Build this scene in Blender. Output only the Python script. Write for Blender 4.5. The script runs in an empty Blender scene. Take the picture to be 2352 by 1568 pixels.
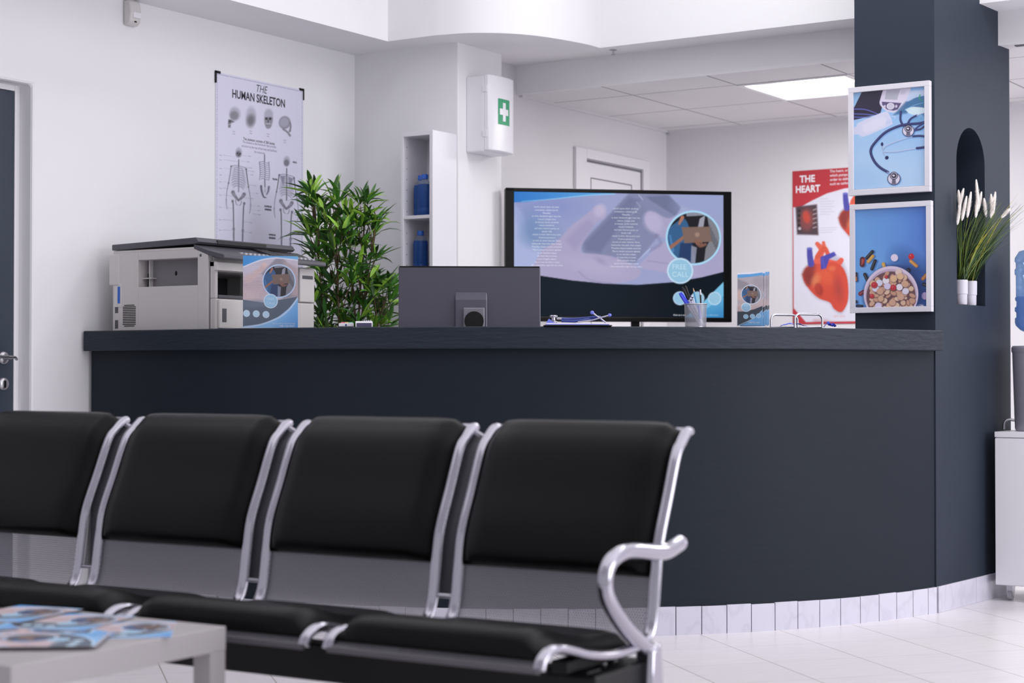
import bpy, bmesh, math, random
import numpy as np
from mathutils import Vector, Matrix
R = math.radians
random.seed(7)
SC = bpy.context.scene
COL = SC.collection
# ---------------------------------------------------------------- camera, light, exposure
TH = R(33.0)                       # camera heading left of +Y
CAM_H = 1.0
cam_d = bpy.data.cameras.new('camera')
cam = bpy.data.objects.new('camera', cam_d); COL.objects.link(cam)
cam.location = (0, 0, CAM_H)
cam.rotation_euler = (R(90.945), 0, TH)
cam_d.sensor_width = 36.0
cam_d.lens = 61.22
cam_d.clip_start = 0.05
cam_d.dof.use_dof = True
cam_d.dof.focus_distance = 6.85
cam_d.dof.aperture_fstop = 3.1
SC.camera = cam
SC.view_settings.view_transform = 'Standard'
SC.view_settings.look = 'None'
SC.view_settings.exposure = 0.0
SC.view_settings.gamma = 1.0
SC.view_settings.use_curve_mapping = False
SC.cycles.max_bounces = 8
SC.cycles.transparent_max_bounces = 24
SC.cycles.use_denoising = True

def lin(c):
    if isinstance(c, str):
        c = tuple(int(c[i:i+2], 16) / 255 for i in (0, 2, 4))
    return tuple((v / 12.92 if v <= 0.04045 else ((v + 0.055) / 1.055) ** 2.4) for v in c)

w = bpy.data.worlds.new('world'); SC.world = w; w.use_nodes = True
w.node_tree.nodes['Background'].inputs[0].default_value = (*lin('f0eff8'), 1)
w.node_tree.nodes['Background'].inputs[1].default_value = 0.70

def area(name, loc, rot, sx, sy, power, col='ffffff'):
    l = bpy.data.lights.new(name, 'AREA'); l.shape = 'RECTANGLE'; l.size = sx; l.size_y = sy
    l.energy = power; l.color = lin(col)
    o = bpy.data.objects.new(name, l); COL.objects.link(o); o.location = loc; o.rotation_euler = rot
    return o
area('window_daylight', (3.4, 6.0, 1.7), (0, R(90), 0), 2.3, 4.6, 160, 'fbfaff')
area('lobby_ceiling_lamps', (-1.4, 3.9, 3.46), (0, 0, 0), 4.6, 5.0, 50, 'fffdff')
area('cove_lamp_left', (-4.55, 3.2, 3.40), (0, R(-12), 0), 0.5, 5.5, 17, 'ffffff')
area('cove_lamp_back', (-1.9, 6.55, 3.40), (R(14), 0, 0), 4.2, 0.5, 36, 'ffffff')
area('back_room_lamp', (-3.55, 8.33, 2.43), (0, 0, 0), 0.55, 0.55, 17, 'fffdf8')
area('back_room_lamp', (-1.0, 8.5, 2.43), (0, 0, 0), 1.2, 0.6, 34, 'fffdf8')  # second lamp, added out of view to brighten the back room

# ---------------------------------------------------------------- projection helpers (metres on the floor plan)
def c2w(r, d):
    return (r * math.cos(TH) - d * math.sin(TH), r * math.sin(TH) + d * math.cos(TH))
F = 4000.0
def ray(px):
    return c2w((px - 1176) / F, 1.0)
CX, CY, RS, RW = -4.756, 7.53, 2.402, 2.362     # centre of the counter's curve, radius of slab and of body
def slab_pt(px, inset):
    """point on the counter slab seen in direction px, inset metres behind its front edge"""
    dx, dy = ray(px)
    r = RS - inset
    t = (CY - r) / dy
    if dx * t <= CX: return (dx * t, dy * t, t)
    a = dx*dx + dy*dy; b = -2*(dx*CX + dy*CY); c = CX*CX + CY*CY - r*r
    t = (-b - math.sqrt(b*b - 4*a*c)) / (2*a)
    return (dx * t, dy * t, t)

# ---------------------------------------------------------------- object helpers
def tag(o, label=None, cat=None, group=None, kind=None):
    if label: o['label'] = label
    if cat: o['category'] = cat
    if group: o['group'] = group
    if kind: o['kind'] = kind
    return o
def thing(name, label, cat, loc=(0, 0, 0), rz=0, group=None, rx=0, ry=0):
    o = bpy.data.objects.new(name, None); COL.objects.link(o)
    o.empty_display_size = 0.1
    o.location = loc; o.rotation_euler = (rx, ry, rz)
    return tag(o, label, cat, group)
def copy_tree(o, parent=None):
    c = o.copy(); COL.objects.link(c); c.parent = parent
    for ch in list(o.children): copy_tree(ch, c)
    return c

class MB:
    def __init__(s): s.v = []; s.f = []; s.uv = None; s.mi = []; s.cur = 0
    def add(s, vs, fs):
        n = len(s.v); s.v += [tuple(p) for p in vs]
        s.f += [tuple(i + n for i in f) for f in fs]; s.mi += [s.cur] * len(fs)
        return s
    def box(s, x0, x1, y0, y1, z0, z1):
        v = [(x, y, z) for z in (z0, z1) for y in (y0, y1) for x in (x0, x1)]
        return s.add(v, [(0,2,3,1),(4,5,7,6),(0,1,5,4),(2,6,7,3),(0,4,6,2),(1,3,7,5)])
    def prism(s, poly, z0, z1):
        n = len(poly)
        v = [(x, y, z0) for x, y in poly] + [(x, y, z1) for x, y in poly]
        return s.add(v, [tuple(range(n))[::-1], tuple(range(n, 2*n))] + [(i, (i+1) % n, n + (i+1) % n, n + i) for i in range(n)])
    def prism_x(s, poly, x0, x1):      # poly in (y, z)
        n = len(poly)
        v = [(x0, y, z) for y, z in poly] + [(x1, y, z) for y, z in poly]
        return s.add(v, [tuple(range(n)), tuple(range(n, 2*n))[::-1]] + [(i, n + i, n + (i+1) % n, (i+1) % n) for i in range(n)])
    def prism_y(s, poly, y0, y1):      # poly in (x, z)
        n = len(poly)
        v = [(x, y0, z) for x, z in poly] + [(x, y1, z) for x, z in poly]
        return s.add(v, [tuple(range(n)), tuple(range(n, 2*n))[::-1]] + [(i, n + i, n + (i+1) % n, (i+1) % n) for i in range(n)])
    def lathe(s, prof, n=32, c=(0, 0, 0), cap=True):
        v = []; f = []
        for r, z in prof:
            for k in range(n):
                a = 2*math.pi*k/n; v.append((c[0] + r*math.cos(a), c[1] + r*math.sin(a), c[2] + z))
        for j in range(len(prof)-1):
            for k in range(n):
                a, b = j*n+k, j*n+(k+1) % n; f.append((a, b, b+n, a+n))
        if cap:
            f.append(tuple(range(n))[::-1]); m = (len(prof)-1)*n; f.append(tuple(range(m, m+n)))
        return s.add(v, f)
    def sweep(s, path, rx, ry=None, n=12, up=(0, 0, 1), cap=True):
        """tube along path; rx, ry scalars or lists (rx across 'side', ry along 'up-ish')"""
        P = [Vector(p) for p in path]; m = len(P); v = []; f = []
        U = Vector(up); side_prev = None
        for i, p in enumerate(P):
            t = (P[min(i+1, m-1)] - P[max(i-1, 0)]).normalized()
            if side_prev is None:
                sd = t.cross(U)
                if sd.length < 1e-4: sd = t.cross(Vector((1, 0, 0)))
                sd.normalize()
            else:
                sd = (side_prev - t * side_prev.dot(t)).normalized()
            side_prev = sd; nn = sd.cross(t).normalized()
            a_ = rx[i] if hasattr(rx, '__len__') else rx
            b_ = (ry[i] if hasattr(ry, '__len__') else ry) if ry is not None else a_
            for k in range(n):
                a = 2*math.pi*k/n
                v.append(p + sd*(a_*math.cos(a)) + nn*(b_*math.sin(a)))
        for i in range(m-1):
            for k in range(n):
                a, b = i*n+k, i*n+(k+1) % n; f.append((a, b, b+n, a+n))
        if cap: f.append(tuple(range(n))[::-1]); f.append(tuple(range((m-1)*n, m*n)))
        return s.add(v, f)
    def ball(s, c, rx, ry=None, rz=None, n=16, m=10):
        ry = ry or rx; rz = rz or rx; prof = []
        v = [(c[0], c[1], c[2]-rz)]; f = []
        for j in range(1, m):
            ph = -math.pi/2 + math.pi*j/m
            for k in range(n):
                a = 2*math.pi*k/n
                v.append((c[0]+rx*math.cos(ph)*math.cos(a), c[1]+ry*math.cos(ph)*math.sin(a), c[2]+rz*math.sin(ph)))
        v.append((c[0], c[1], c[2]+rz))
        for k in range(n): f.append((0, 1+(k+1) % n, 1+k))
        for j in range(m-2):
            for k in range(n):
                a, b = 1+j*n+k, 1+j*n+(k+1) % n; f.append((a, b, b+n, a+n))
        L = len(v)-1
        for k in range(n): f.append((L, 1+(m-2)*n+k, 1+(m-2)*n+(k+1) % n))
        return s.add(v, f)
    def build(s, name, mat, parent=None, bevel=0, smooth=None, uv=None, seg=2, fix=True):
        me = bpy.data.meshes.new(name); me.from_pydata(s.v, [], s.f)
        for mm in (mat if isinstance(mat, (list, tuple)) else [mat]): me.materials.append(mm)
        if isinstance(mat, (list, tuple)): me.polygons.foreach_set('material_index', s.mi)
        if uv is not None:
            ul = me.uv_layers.new(name='uv')
            for l in me.loops: ul.data[l.index].uv = uv[l.vertex_index]
        if fix:
            bm = bmesh.new(); bm.from_mesh(me); bmesh.ops.recalc_face_normals(bm, faces=bm.faces); bm.to_mesh(me); bm.free()
        if smooth is not None:
            me.polygons.foreach_set('use_smooth', [True]*len(me.polygons)); me.set_sharp_from_angle(angle=R(smooth))
        o = bpy.data.objects.new(name, me); COL.objects.link(o); o.parent = parent
        if bevel:
            b = o.modifiers.new('bevel', 'BEVEL'); b.width = bevel; b.segments = seg; b.limit_method = 'ANGLE'; b.angle_limit = R(40)
            b.harden_normals = False
        return o
def structure(o): o['kind'] = 'structure'; return o

def crom(pts, k=6, closed=False):
    P = [Vector(p if len(p) == 3 else (p[0], p[1], 0)) for p in pts]; out = []
    n = len(P)
    for i in range(n-1):
        p0 = P[max(i-1, 0)]; p1 = P[i]; p2 = P[i+1]; p3 = P[min(i+2, n-1)]
        for j in range(k):
            t = j/k
            out.append(0.5*((2*p1) + (p2-p0)*t + (2*p0-5*p1+4*p2-p3)*t*t + (3*p1-p0-3*p2+p3)*t**3))
    out.append(P[-1])
    return out

# ---------------------------------------------------------------- materials
class NT:
    def __init__(s, name):
        m = bpy.data.materials.new(name); m.use_nodes = True; s.m = m; s.t = m.node_tree
        s.b = s.t.nodes['Principled BSDF']; s.out = s.t.nodes['Material Output']
    def n(s, typ, **kw):
        nd = s.t.nodes.new(typ)
        for k, v in kw.items(): setattr(nd, k, v)
        return nd
    def l(s, a, b): s.t.links.new(a, b)
    def math(s, op, a, b=None, c=None, clamp=False):
        nd = s.n('ShaderNodeMath', operation=op); nd.use_clamp = clamp
        for i, v in enumerate((a, b, c)):
            if v is None: continue
            if isinstance(v, (int, float)): nd.inputs[i].default_value = v
            else: s.l(v, nd.inputs[i])
        return nd.outputs[0]
    def mixc(s, fac, a, b):
        nd = s.n('ShaderNodeMix', data_type='RGBA')
        for sock, v in ((nd.inputs[0], fac), (nd.inputs[6], a), (nd.inputs[7], b)):
            if isinstance(v, (int, float)): sock.default_value = v
            elif isinstance(v, tuple): sock.default_value = (*v, 1)
            else: s.l(v, sock)
        return nd.outputs[2]
    def noise(s, scale, detail=2, vec=None, stretch=None, rough=.5):
        tc = s.n('ShaderNodeTexCoord'); src = vec or tc.outputs['Object']
        if stretch:
            mp = s.n('ShaderNodeMapping'); mp.inputs['Scale'].default_value = stretch
            s.l(src, mp.inputs[0]); src = mp.outputs[0]
        nz = s.n('ShaderNodeTexNoise'); nz.inputs['Scale'].default_value = scale; nz.inputs['Detail'].default_value = detail
        nz.inputs['Roughness'].default_value = rough
        s.l(src, nz.inputs['Vector']); return nz.outputs['Fac']
    def bump(s, h, strength, dist=0.01):
        b = s.n('ShaderNodeBump'); b.inputs['Strength'].default_value = strength; b.inputs['Distance'].default_value = dist
        s.l(h, b.inputs['Height']); s.l(b.outputs[0], s.b.inputs['Normal'])
def mat(name, col, rough=.5, metal=0, spec=None, var=0, vscale=8, bump=0, bscale=40, stretch=None, coat=0, trans=0, bdist=.004, emit=0):
    t = NT(name); c = lin(col)
    t.b.inputs['Base Color'].default_value = (*c, 1)
    t.b.inputs['Roughness'].default_value = rough; t.b.inputs['Metallic'].default_value = metal
    if spec is not None: t.b.inputs['Specular IOR Level'].default_value = spec
    if coat: t.b.inputs['Coat Weight'].default_value = coat
    if trans: t.b.inputs['Transmission Weight'].default_value = trans
    if emit: t.b.inputs['Emission Color'].default_value = (*c, 1); t.b.inputs['Emission Strength'].default_value = emit
    if var:
        f = t.noise(vscale, 3, stretch=stretch)
        t.l(t.mixc(f, tuple(max(0, v*(1-var)) for v in c), tuple(min(1, v*(1+var)) for v in c)), t.b.inputs['Base Color'])
    if bump:
        t.bump(t.noise(bscale, 4, stretch=stretch), bump, bdist)
    return t.m

M = {}
M['wall'] = mat('white_paint', 'e9e8eb', .7, var=.02, vscale=2, bump=.12, bscale=30)
M['wall_back'] = mat('pale_paint', 'dddbe0', .75, var=.02, vscale=2, bump=.1, bscale=30)
M['soffit'] = mat('soffit_paint', 'eeedf0', .8, bump=.15, bscale=12)
M['dark'] = mat('dark_blue_grey_paint', '171f29', .55, spec=.22, var=.08, vscale=3, bump=.25, bscale=7, stretch=(1, 1, 5))
M['dark_slab'] = mat('dark_blue_grey_brushed_paint', '1c2531', .48, spec=.32, var=.1, vscale=6, bump=.8, bscale=16, stretch=(1, 1, 4.5), bdist=.006)
M['pillar'] = mat('dark_grey_plaster', '272f3c', .6, spec=.25, var=.05, vscale=3, bump=.2, bscale=12)
M['door_dark'] = mat('dark_door_lacquer', '353d4b', .35)
M['white'] = mat('white_plastic', 'e6e4ea', .3)
M['lam'] = mat('white_laminate', 'e4e2e8', .35)
M['frame'] = mat('frame_white', 'd2d0d8', .35)
M['table'] = mat('table_lacquer', 'b4afb1', .4)
M['black'] = mat('black_plastic', '060708', .3, spec=.3)
M['black_matte'] = mat('black_powder_coat', '0c0c0e', .5, spec=.3)
M['leather'] = mat('black_leatherette', '040405', .40, spec=.17, bump=.05, bscale=250, bdist=.001)
M['chrome'] = mat('chrome', 'b2b0ba', .16, metal=1)
M['rail'] = mat('seat_rail_grey', '5f5d63', .4, metal=.3)
M['steel'] = mat('brushed_steel', 'b9b8be', .32, metal=1)
M['printer'] = mat('printer_beige', 'c9c5c4', .45)
M['recess'] = mat('printer_recess', '7a777c', .5)
M['printer_light'] = mat('printer_light_beige', 'd2cfcd', .45)
M['printer_grey'] = mat('printer_grey', '504f56', .45)
M['printer_black'] = mat('printer_cavity', '2a2a2e', .6)
M['key'] = mat('printer_key', 'b4b4ba', .4)
M['monitor'] = mat('monitor_grey', '54535f', .36, metal=.5)
M['monitor_light'] = mat('monitor_stand_grey', '7d7b84', .4, metal=.4)
M['blue'] = mat('blue_plastic', '1f5fc4', .3)
M['navy'] = mat('navy_tube', '2b3a86', .35)
M['violet'] = mat('periwinkle_plastic', '6f7bd8', .35)
M['folder'] = mat('blue_paper', '8a90e0', .5)
M['calc'] = mat('calculator_slate', '4c4a68', .4)
M['green'] = mat('sticker_green', '2f9a6c', .45)
M['leaflet_paper'] = mat('leaflet_paper', 'c4c2cc', .6)
M['paper'] = mat('paper', 'eeedf2', .6)
M['pot_white'] = mat('pot_white', 'c9c6d2', .45)
M['soil'] = mat('dark_moss', '23281c', .9)
M['potg'] = mat('pot_grey', '9a98a0', .5)
M['stem'] = mat('brown_stem', '5b4a34', .7)
M['plume'] = mat('white_plume', 'efe9e4', .9)
M['cooler'] = mat('cooler_silver', 'b9b5c2', .35, metal=.25)
M['lip'] = mat('lamp_frame', 'eeeef0', .4)
M['glow'] = mat('lamp_diffuser', 'ffffff', .4, emit=9)
M['pen_blue'] = mat('pen_blue', '4450d8', .3)
M['pen_clear'] = mat('pen_clear_barrel', 'c9c8dc', .2)
M['pen_black'] = mat('pen_black', '15151a', .35)
M['pen_cyan'] = mat('pencil_cyan', '59a9d4', .4)
M['wood'] = mat('bare_wood', 'caa486', .6)
M['socket'] = mat('dark_gap', '6d6b73', .8)
M['red'] = mat('sticky_pink', 'd87890', .6); M['yel'] = mat('sticky_yellow', 'e0d090', .6); M['mint'] = mat('sticky_green', '8cc8a8', .6)

def acrylic(name, tint=(.97, .98, 1.0), refl=.5, body=0.0, bodycol=(.8, .85, 1)):
    t = NT(name); tr = t.n('ShaderNodeBsdfTransparent'); tr.inputs[0].default_value = (*tint, 1)
    gl = t.n('ShaderNodeBsdfGlossy'); gl.inputs['Roughness'].default_value = .06
    lw = t.n('ShaderNodeLayerWeight'); lw.inputs[0].default_value = .35
    mx = t.n('ShaderNodeMixShader'); t.l(t.math('MULTIPLY', lw.outputs['Fresnel'], refl), mx.inputs[0])
    t.l(tr.outputs[0], mx.inputs[1]); t.l(gl.outputs[0], mx.inputs[2]); last = mx
    if body:
        df = t.n('ShaderNodeBsdfDiffuse'); df.inputs[0].default_value = (*bodycol, 1)
        m2 = t.n('ShaderNodeMixShader'); m2.inputs[0].default_value = body
        t.l(mx.outputs[0], m2.inputs[1]); t.l(df.outputs[0], m2.inputs[2]); last = m2
    t.l(last.outputs[0], t.out.inputs[0]); return t.m
M['acrylic'] = acrylic('clear_acrylic', tint=(.99, .99, 1), refl=.25)
M['bottle_clear'] = acrylic('clear_bottle', (.85, .9, 1), .6, body=.15, bodycol=(.6, .7, .85))
M['bottle_blue'] = acrylic('blue_bottle_liquid', (.10, .24, .60), .8, body=.55, bodycol=(.035, .12, .42))
M['jug'] = acrylic('blue_polycarbonate', (.62, .76, .93), .7, body=.22, bodycol=(.35, .5, .75))
M['water'] = acrylic('water_in_jug', (.80, .88, 1), .4, body=.25, bodycol=(.6, .72, .95))

# floor tiles, 0.337 m, laid diagonally to the walls
def floor_mat():
    t = NT('marble_floor_tile'); tc = t.n('ShaderNodeTexCoord'); sx = t.n('ShaderNodeSeparateXYZ'); t.l(tc.outputs['Object'], sx.inputs[0])
    S = 0.337
    aA = TH + R(15.7)          # direction of joint family A, left of +Y
    aB = aA - R(90)
    dA = (-math.sin(aA), math.cos(aA)); nA = (math.cos(aA), math.sin(aA))   # nA normal to A lines
    def fl(px, py):
        d = F / (py - 850); x, y = c2w((px - 1176) / F * d, d); return x, y
    p1 = fl(1960.6, 1434); p2 = fl(1700 + 1320/3.607, 1200 + 960/3.607)
    cA = p1[0]*nA[0] + p1[1]*nA[1]
    cB = p2[0]*dA[0] + p2[1]*dA[1]
    def coord(n, c):
        a = t.math('MULTIPLY', sx.outputs[0], n[0]); b = t.math('MULTIPLY_ADD', sx.outputs[1], n[1], a)
        return t.math('DIVIDE', t.math('SUBTRACT', b, c), S)
    u = coord(nA, cA); v = coord(dA, cB)
    def line(k, wd):
        f = t.math('FRACT', t.math('ADD', k, 100.5)); d = t.math('ABSOLUTE', t.math('SUBTRACT', f, .5))
        return t.math('SUBTRACT', 1, t.math('DIVIDE', d, wd, clamp=True), clamp=True)
    g1 = line(u, .009); g2 = line(v, .007)
    g = t.math('MAXIMUM', g1, t.math('MULTIPLY', g2, .55))
    cmb = t.n('ShaderNodeCombineXYZ'); t.l(u, cmb.inputs[0]); t.l(v, cmb.inputs[1])
    wn = t.n('ShaderNodeTexWhiteNoise'); fl_ = t.n('ShaderNodeVectorMath', operation='FLOOR')
    t.l(cmb.outputs[0], fl_.inputs[0]); t.l(fl_.outputs[0], wn.inputs['Vector'])
    st = t.noise(2.2, 5, vec=cmb.outputs[0], stretch=(1, 9, 1))
    st2 = t.noise(.8, 2, vec=cmb.outputs[0])
    c = t.mixc(st, lin('d3cfd6'), lin('eeecf1'))
    c = t.mixc(t.math('MULTIPLY', st2, .5), c, lin('e6dfdc'))
    c = t.mixc(t.math('MULTIPLY', wn.outputs[0], .18), c, lin('cfcbd2'))
    c = t.mixc(g, c, lin('8d8078'))
    t.l(c, t.b.inputs['Base Color']); t.b.inputs['Roughness'].default_value = .3
    t.bump(g, -.3, .002); return t.m
M['floor'] = floor_mat()
def marble_mat():
    t = NT('marble_skirting'); n1 = t.noise(9, 6, stretch=(1, 1, .6)); n2 = t.noise(3, 3)
    a = t.math('ABSOLUTE', t.math('SUBTRACT', n1, .5)); v = t.math('SUBTRACT', 1, t.math('DIVIDE', a, .06, clamp=True), clamp=True)
    c = t.mixc(t.math('MULTIPLY', t.math('MULTIPLY', v, n2), .5), lin('d0cedb'), lin('b2b0be'))
    t.l(c, t.b.inputs['Base Color']); t.b.inputs['Roughness'].default_value = .25; return t.m
M['marble'] = marble_mat()
def ceil_mat():
    t = NT('ceiling_tile'); tc = t.n('ShaderNodeTexCoord'); sx = t.n('ShaderNodeSeparateXYZ'); t.l(tc.outputs['Object'], sx.inputs[0])
    def line(sock, c):
        k = t.math('DIVIDE', t.math('SUBTRACT', sock, c), .6)
        f = t.math('FRACT', t.math('ADD', k, 100.5)); d = t.math('ABSOLUTE', t.math('SUBTRACT', f, .5))
        return t.math('LESS_THAN', d, .008)
    g = t.math('MAXIMUM', line(sx.outputs[0], -3.855), line(sx.outputs[1], 8.03))
    c = t.mixc(g, lin('e2e0e3'), lin('8d8b90'))
    t.l(c, t.b.inputs['Base Color']); t.b.inputs['Roughness'].default_value = .9
    return t.m
M['ceil'] = ceil_mat()
def perf_mat(name, col, pitch=.0062, rad=.30, hole=1.0):
    t = NT(name); uv = t.n('ShaderNodeUVMap'); sx = t.n('ShaderNodeSeparateXYZ'); t.l(uv.outputs[0], sx.inputs[0])
    row = t.math('DIVIDE', sx.outputs[1], pitch*.87)
    ry = t.math('FRACT', t.math('ADD', row, 1000)); odd = t.math('MODULO', t.math('FLOOR', t.math('ADD', row, 1000)), 2)
    cx = t.math('FRACT', t.math('ADD', t.math('DIVIDE', sx.outputs[0], pitch), t.math('MULTIPLY_ADD', odd, .5, 1000)))
    dx = t.math('SUBTRACT', cx, .5); dy = t.math('MULTIPLY', t.math('SUBTRACT', ry, .5), .87)
    d = t.math('SQRT', t.math('ADD', t.math('MULTIPLY', dx, dx), t.math('MULTIPLY', dy, dy)))
    h = t.math('MULTIPLY', t.math('LESS_THAN', d, rad), hole)
    t.b.inputs['Base Color'].default_value = (*lin(col), 1); t.b.inputs['Roughness'].default_value = .38; t.b.inputs['Metallic'].default_value = .35
    tr = t.n('ShaderNodeBsdfTransparent'); mx = t.n('ShaderNodeMixShader')
    t.l(h, mx.inputs[0]); t.l(t.b.outputs[0], mx.inputs[1]); t.l(tr.outputs[0], mx.inputs[2]); t.l(mx.outputs[0], t.out.inputs[0])
    return t.m
M['perf'] = perf_mat('perforated_steel', '8b8990', .0066, .22)
M['perf_dark'] = perf_mat('dark_perforated_steel', '3c3b40', .0066, .24)
M['mesh'] = perf_mat('silver_wire_mesh', 'a8a8b0', .0036, .36)
def attr_mat(name, rough=.5, emit=0, coat=0):
    t = NT(name); a = t.n('ShaderNodeAttribute'); a.attribute_name = 'col'
    t.b.inputs['Roughness'].default_value = rough
    if emit:
        t.b.inputs['Base Color'].default_value = (.004, .004, .005, 1); t.b.inputs['Specular IOR Level'].default_value = .1
        t.l(a.outputs['Color'], t.b.inputs['Emission Color']); t.b.inputs['Emission Strength'].default_value = emit
    else: t.l(a.outputs['Color'], t.b.inputs['Base Color'])
    if coat: t.b.inputs['Coat Weight'].default_value = coat
    return t.m
M['print'] = attr_mat('printed_paper', .45)
M['print_gloss'] = attr_mat('photo_print', .3)
M['screen'] = attr_mat('lit_screen', .2, emit=1.0)
M['leaf'] = attr_mat('leaf', .45)
M['blade'] = attr_mat('grass_blade', .5)

# ---------------------------------------------------------------- painter for printed surfaces
def text_geo(s, size, align='LEFT', bold=0, sp=1.0, sx=1.0, shear=0):
    cu = bpy.data.curves.new('t', 'FONT'); cu.body = s; cu.size = size; cu.align_x = align; cu.offset = bold
    cu.space_line = sp; cu.resolution_u = 3; cu.shear = shear
    o = bpy.data.objects.new('t', cu); me = bpy.data.meshes.new_from_object(o)
    v = [(p.co.x*sx, p.co.y) for p in me.vertices]; f = [tuple(p.vertices) for p in me.polygons]
    bpy.data.meshes.remove(me); bpy.data.objects.remove(o); bpy.data.curves.remove(cu)
    return v, f
def homog(src, dst):
    A = []; b = []
    for (x, y), (u, v) in zip(src, dst):
        A += [[x, y, 1, 0, 0, 0, -u*x, -u*y], [0, 0, 0, x, y, 1, -v*x, -v*y]]; b += [u, v]
    h = np.linalg.solve(np.array(A, float), np.array(b, float)); return np.append(h, 1).reshape(3, 3)
def happ(H, x, y):
    w_ = H[2, 0]*x + H[2, 1]*y + H[2, 2]
    return (H[0, 0]*x + H[0, 1]*y + H[0, 2])/w_, (H[1, 0]*x + H[1, 1]*y + H[1, 2])/w_
def sc(c): return np.array([int(c[i:i+2], 16)/255 for i in (0, 2, 4)]) if isinstance(c, str) else np.array(c, float)
class Pic:
    """flat printed picture: a fine grid of vertices with printed colours, plus lettering polygons"""
    def __init__(s, quad, W, H, nx, bg='ffffff'):
        s.W, s.H = W, H; s.nx = nx; s.ny = int(round(nx*H/W))
        s.q2u = homog(quad, [(0, 0), (1, 0), (1, 1), (0, 1)]); s.u2q = homog([(0, 0), (1, 0), (1, 1), (0, 1)], quad)
        s.U, s.V = np.meshgrid(np.linspace(0, 1, s.nx), np.linspace(0, 1, s.ny))
        s.X, s.Y = happ(s.u2q, s.U, s.V); s.C = np.ones((s.ny, s.nx, 3))*sc(bg)
        s.px = (s.X.max()-s.X.min())/s.nx; s.T = []
    def mix(s, m, col, a=1.0):
        m = (np.clip(m, 0, 1)*a)[..., None]; s.C = s.C*(1-m) + sc(col)*m
    def grad(s, m, c0, c1, p0, p1, a=1.0):
        dx, dy = p1[0]-p0[0], p1[1]-p0[1]; t = np.clip(((s.X-p0[0])*dx+(s.Y-p0[1])*dy)/(dx*dx+dy*dy), 0, 1)[..., None]
        m = (np.clip(m, 0, 1)*a)[..., None]; s.C = s.C*(1-m) + (sc(c0)*(1-t)+sc(c1)*t)*m
    def sm(s, d, soft=None):
        k = max(s.px*.6, soft or 0); return np.clip(.5 - d/(2*k), 0, 1)
    def ell(s, cx, cy, rx, ry=None, rot=0, soft=None):
        ry = ry or rx; c, n = math.cos(R(rot)), math.sin(R(rot)); x = s.X-cx; y = s.Y-cy
        a = (x*c+y*n)/rx; b = (-x*n+y*c)/ry; r = np.sqrt(a*a+b*b)+1e-6
        return s.sm((r-1)*min(rx, ry), soft)
    def seg(s, p, q, w0, w1=None, soft=None):
        w1 = w0 if w1 is None else w1
        dx, dy = q[0]-p[0], q[1]-p[1]; L = dx*dx+dy*dy+1e-9
        t = np.clip(((s.X-p[0])*dx+(s.Y-p[1])*dy)/L, 0, 1)
        d = np.hypot(s.X-p[0]-t*dx, s.Y-p[1]-t*dy) - (w0+(w1-w0)*t)/2
        return s.sm(d, soft)
    def line(s, pts, w0, w1=None, soft=None, smooth=True):
        if smooth and len(pts) > 2: pts = [(p.x, p.y) for p in crom(pts, 5)]
        w1 = w0 if w1 is None else w1; m = np.zeros_like(s.X); n = len(pts)-1
        for i in range(n):
            m = np.maximum(m, s.seg(pts[i], pts[i+1], w0+(w1-w0)*i/n, w0+(w1-w0)*(i+1)/n, soft))
        return m
    def poly(s, pts, soft=None, smooth=False):
        if smooth: pts = [(p.x, p.y) for p in crom(list(pts)+[pts[0]], 5)][:-1]
        n = len(pts); ins = np.zeros(s.X.shape, bool); dm = np.full(s.X.shape, 1e9)
        for i in range(n):
            x0, y0 = pts[i]; x1, y1 = pts[(i+1) % n]; dx, dy = x1-x0, y1-y0
            t = np.clip(((s.X-x0)*dx+(s.Y-y0)*dy)/(dx*dx+dy*dy+1e-9), 0, 1)
            dm = np.minimum(dm, np.hypot(s.X-x0-t*dx, s.Y-y0-t*dy))
            if y0 != y1:
                c = ((y0 > s.Y) != (y1 > s.Y)) & (s.X < (x1-x0)*(s.Y-y0)/(y1-y0)+x0); ins ^= c
        return s.sm(np.where(ins, -dm, dm), soft)
    def text(s, x, y, body, h, col, align='CENTER', bold=0, sp=1.0, sx=1.0, shear=0, a=1.0):
        """x, y: baseline anchor in sketch units; h: letter size in metres"""
        u, v = happ(s.q2u, x, y); vs, fs = text_geo(body, h, align, bold*h, sp, sx, shear)
        s.T.append(([(p[0]+u*s.W, p[1]-v*s.H) for p in vs], fs, col, a))
    def build(s, name, material, parent, z_top=0.0, x0=0.0, y=0.0, flat=False):
        """top-left corner at (x0, y, z_top), facing -Y"""
        n = s.nx*s.ny
        P = np.zeros((n, 3)); P[:, 0] = x0 + s.U.ravel()*s.W; P[:, 2] = z_top - s.V.ravel()*s.H; P[:, 1] = y
        if flat: P[:, 1] = z_top - s.V.ravel()*s.H; P[:, 2] = y     # lying face up
        idx = np.arange(n).reshape(s.ny, s.nx)
        Fq = np.stack([idx[1:, :-1], idx[1:, 1:], idx[:-1, 1:], idx[:-1, :-1]], -1).reshape(-1, 4).tolist()
        C = s.C.reshape(-1, 3); V = P.tolist(); Cl = [C]
        for k, (vs, fs, col, a) in enumerate(s.T):
            b = len(V); cc = np.ones((len(vs), 3))*sc(col)
            if a < 1:
                for i, (px_, pz) in enumerate(vs):
                    iu = min(s.nx-1, max(0, int(px_/s.W*s.nx))); iv = min(s.ny-1, max(0, int(-pz/s.H*s.ny)))
                    cc[i] = cc[i]*a + s.C[iv, iu]*(1-a)
            V += [((x0+p[0], z_top+p[1], y+.0003) if flat else (x0+p[0], y-.0004, z_top+p[1])) for p in vs]; Fq += [tuple(i+b for i in f) for f in fs]; Cl.append(cc)
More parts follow.
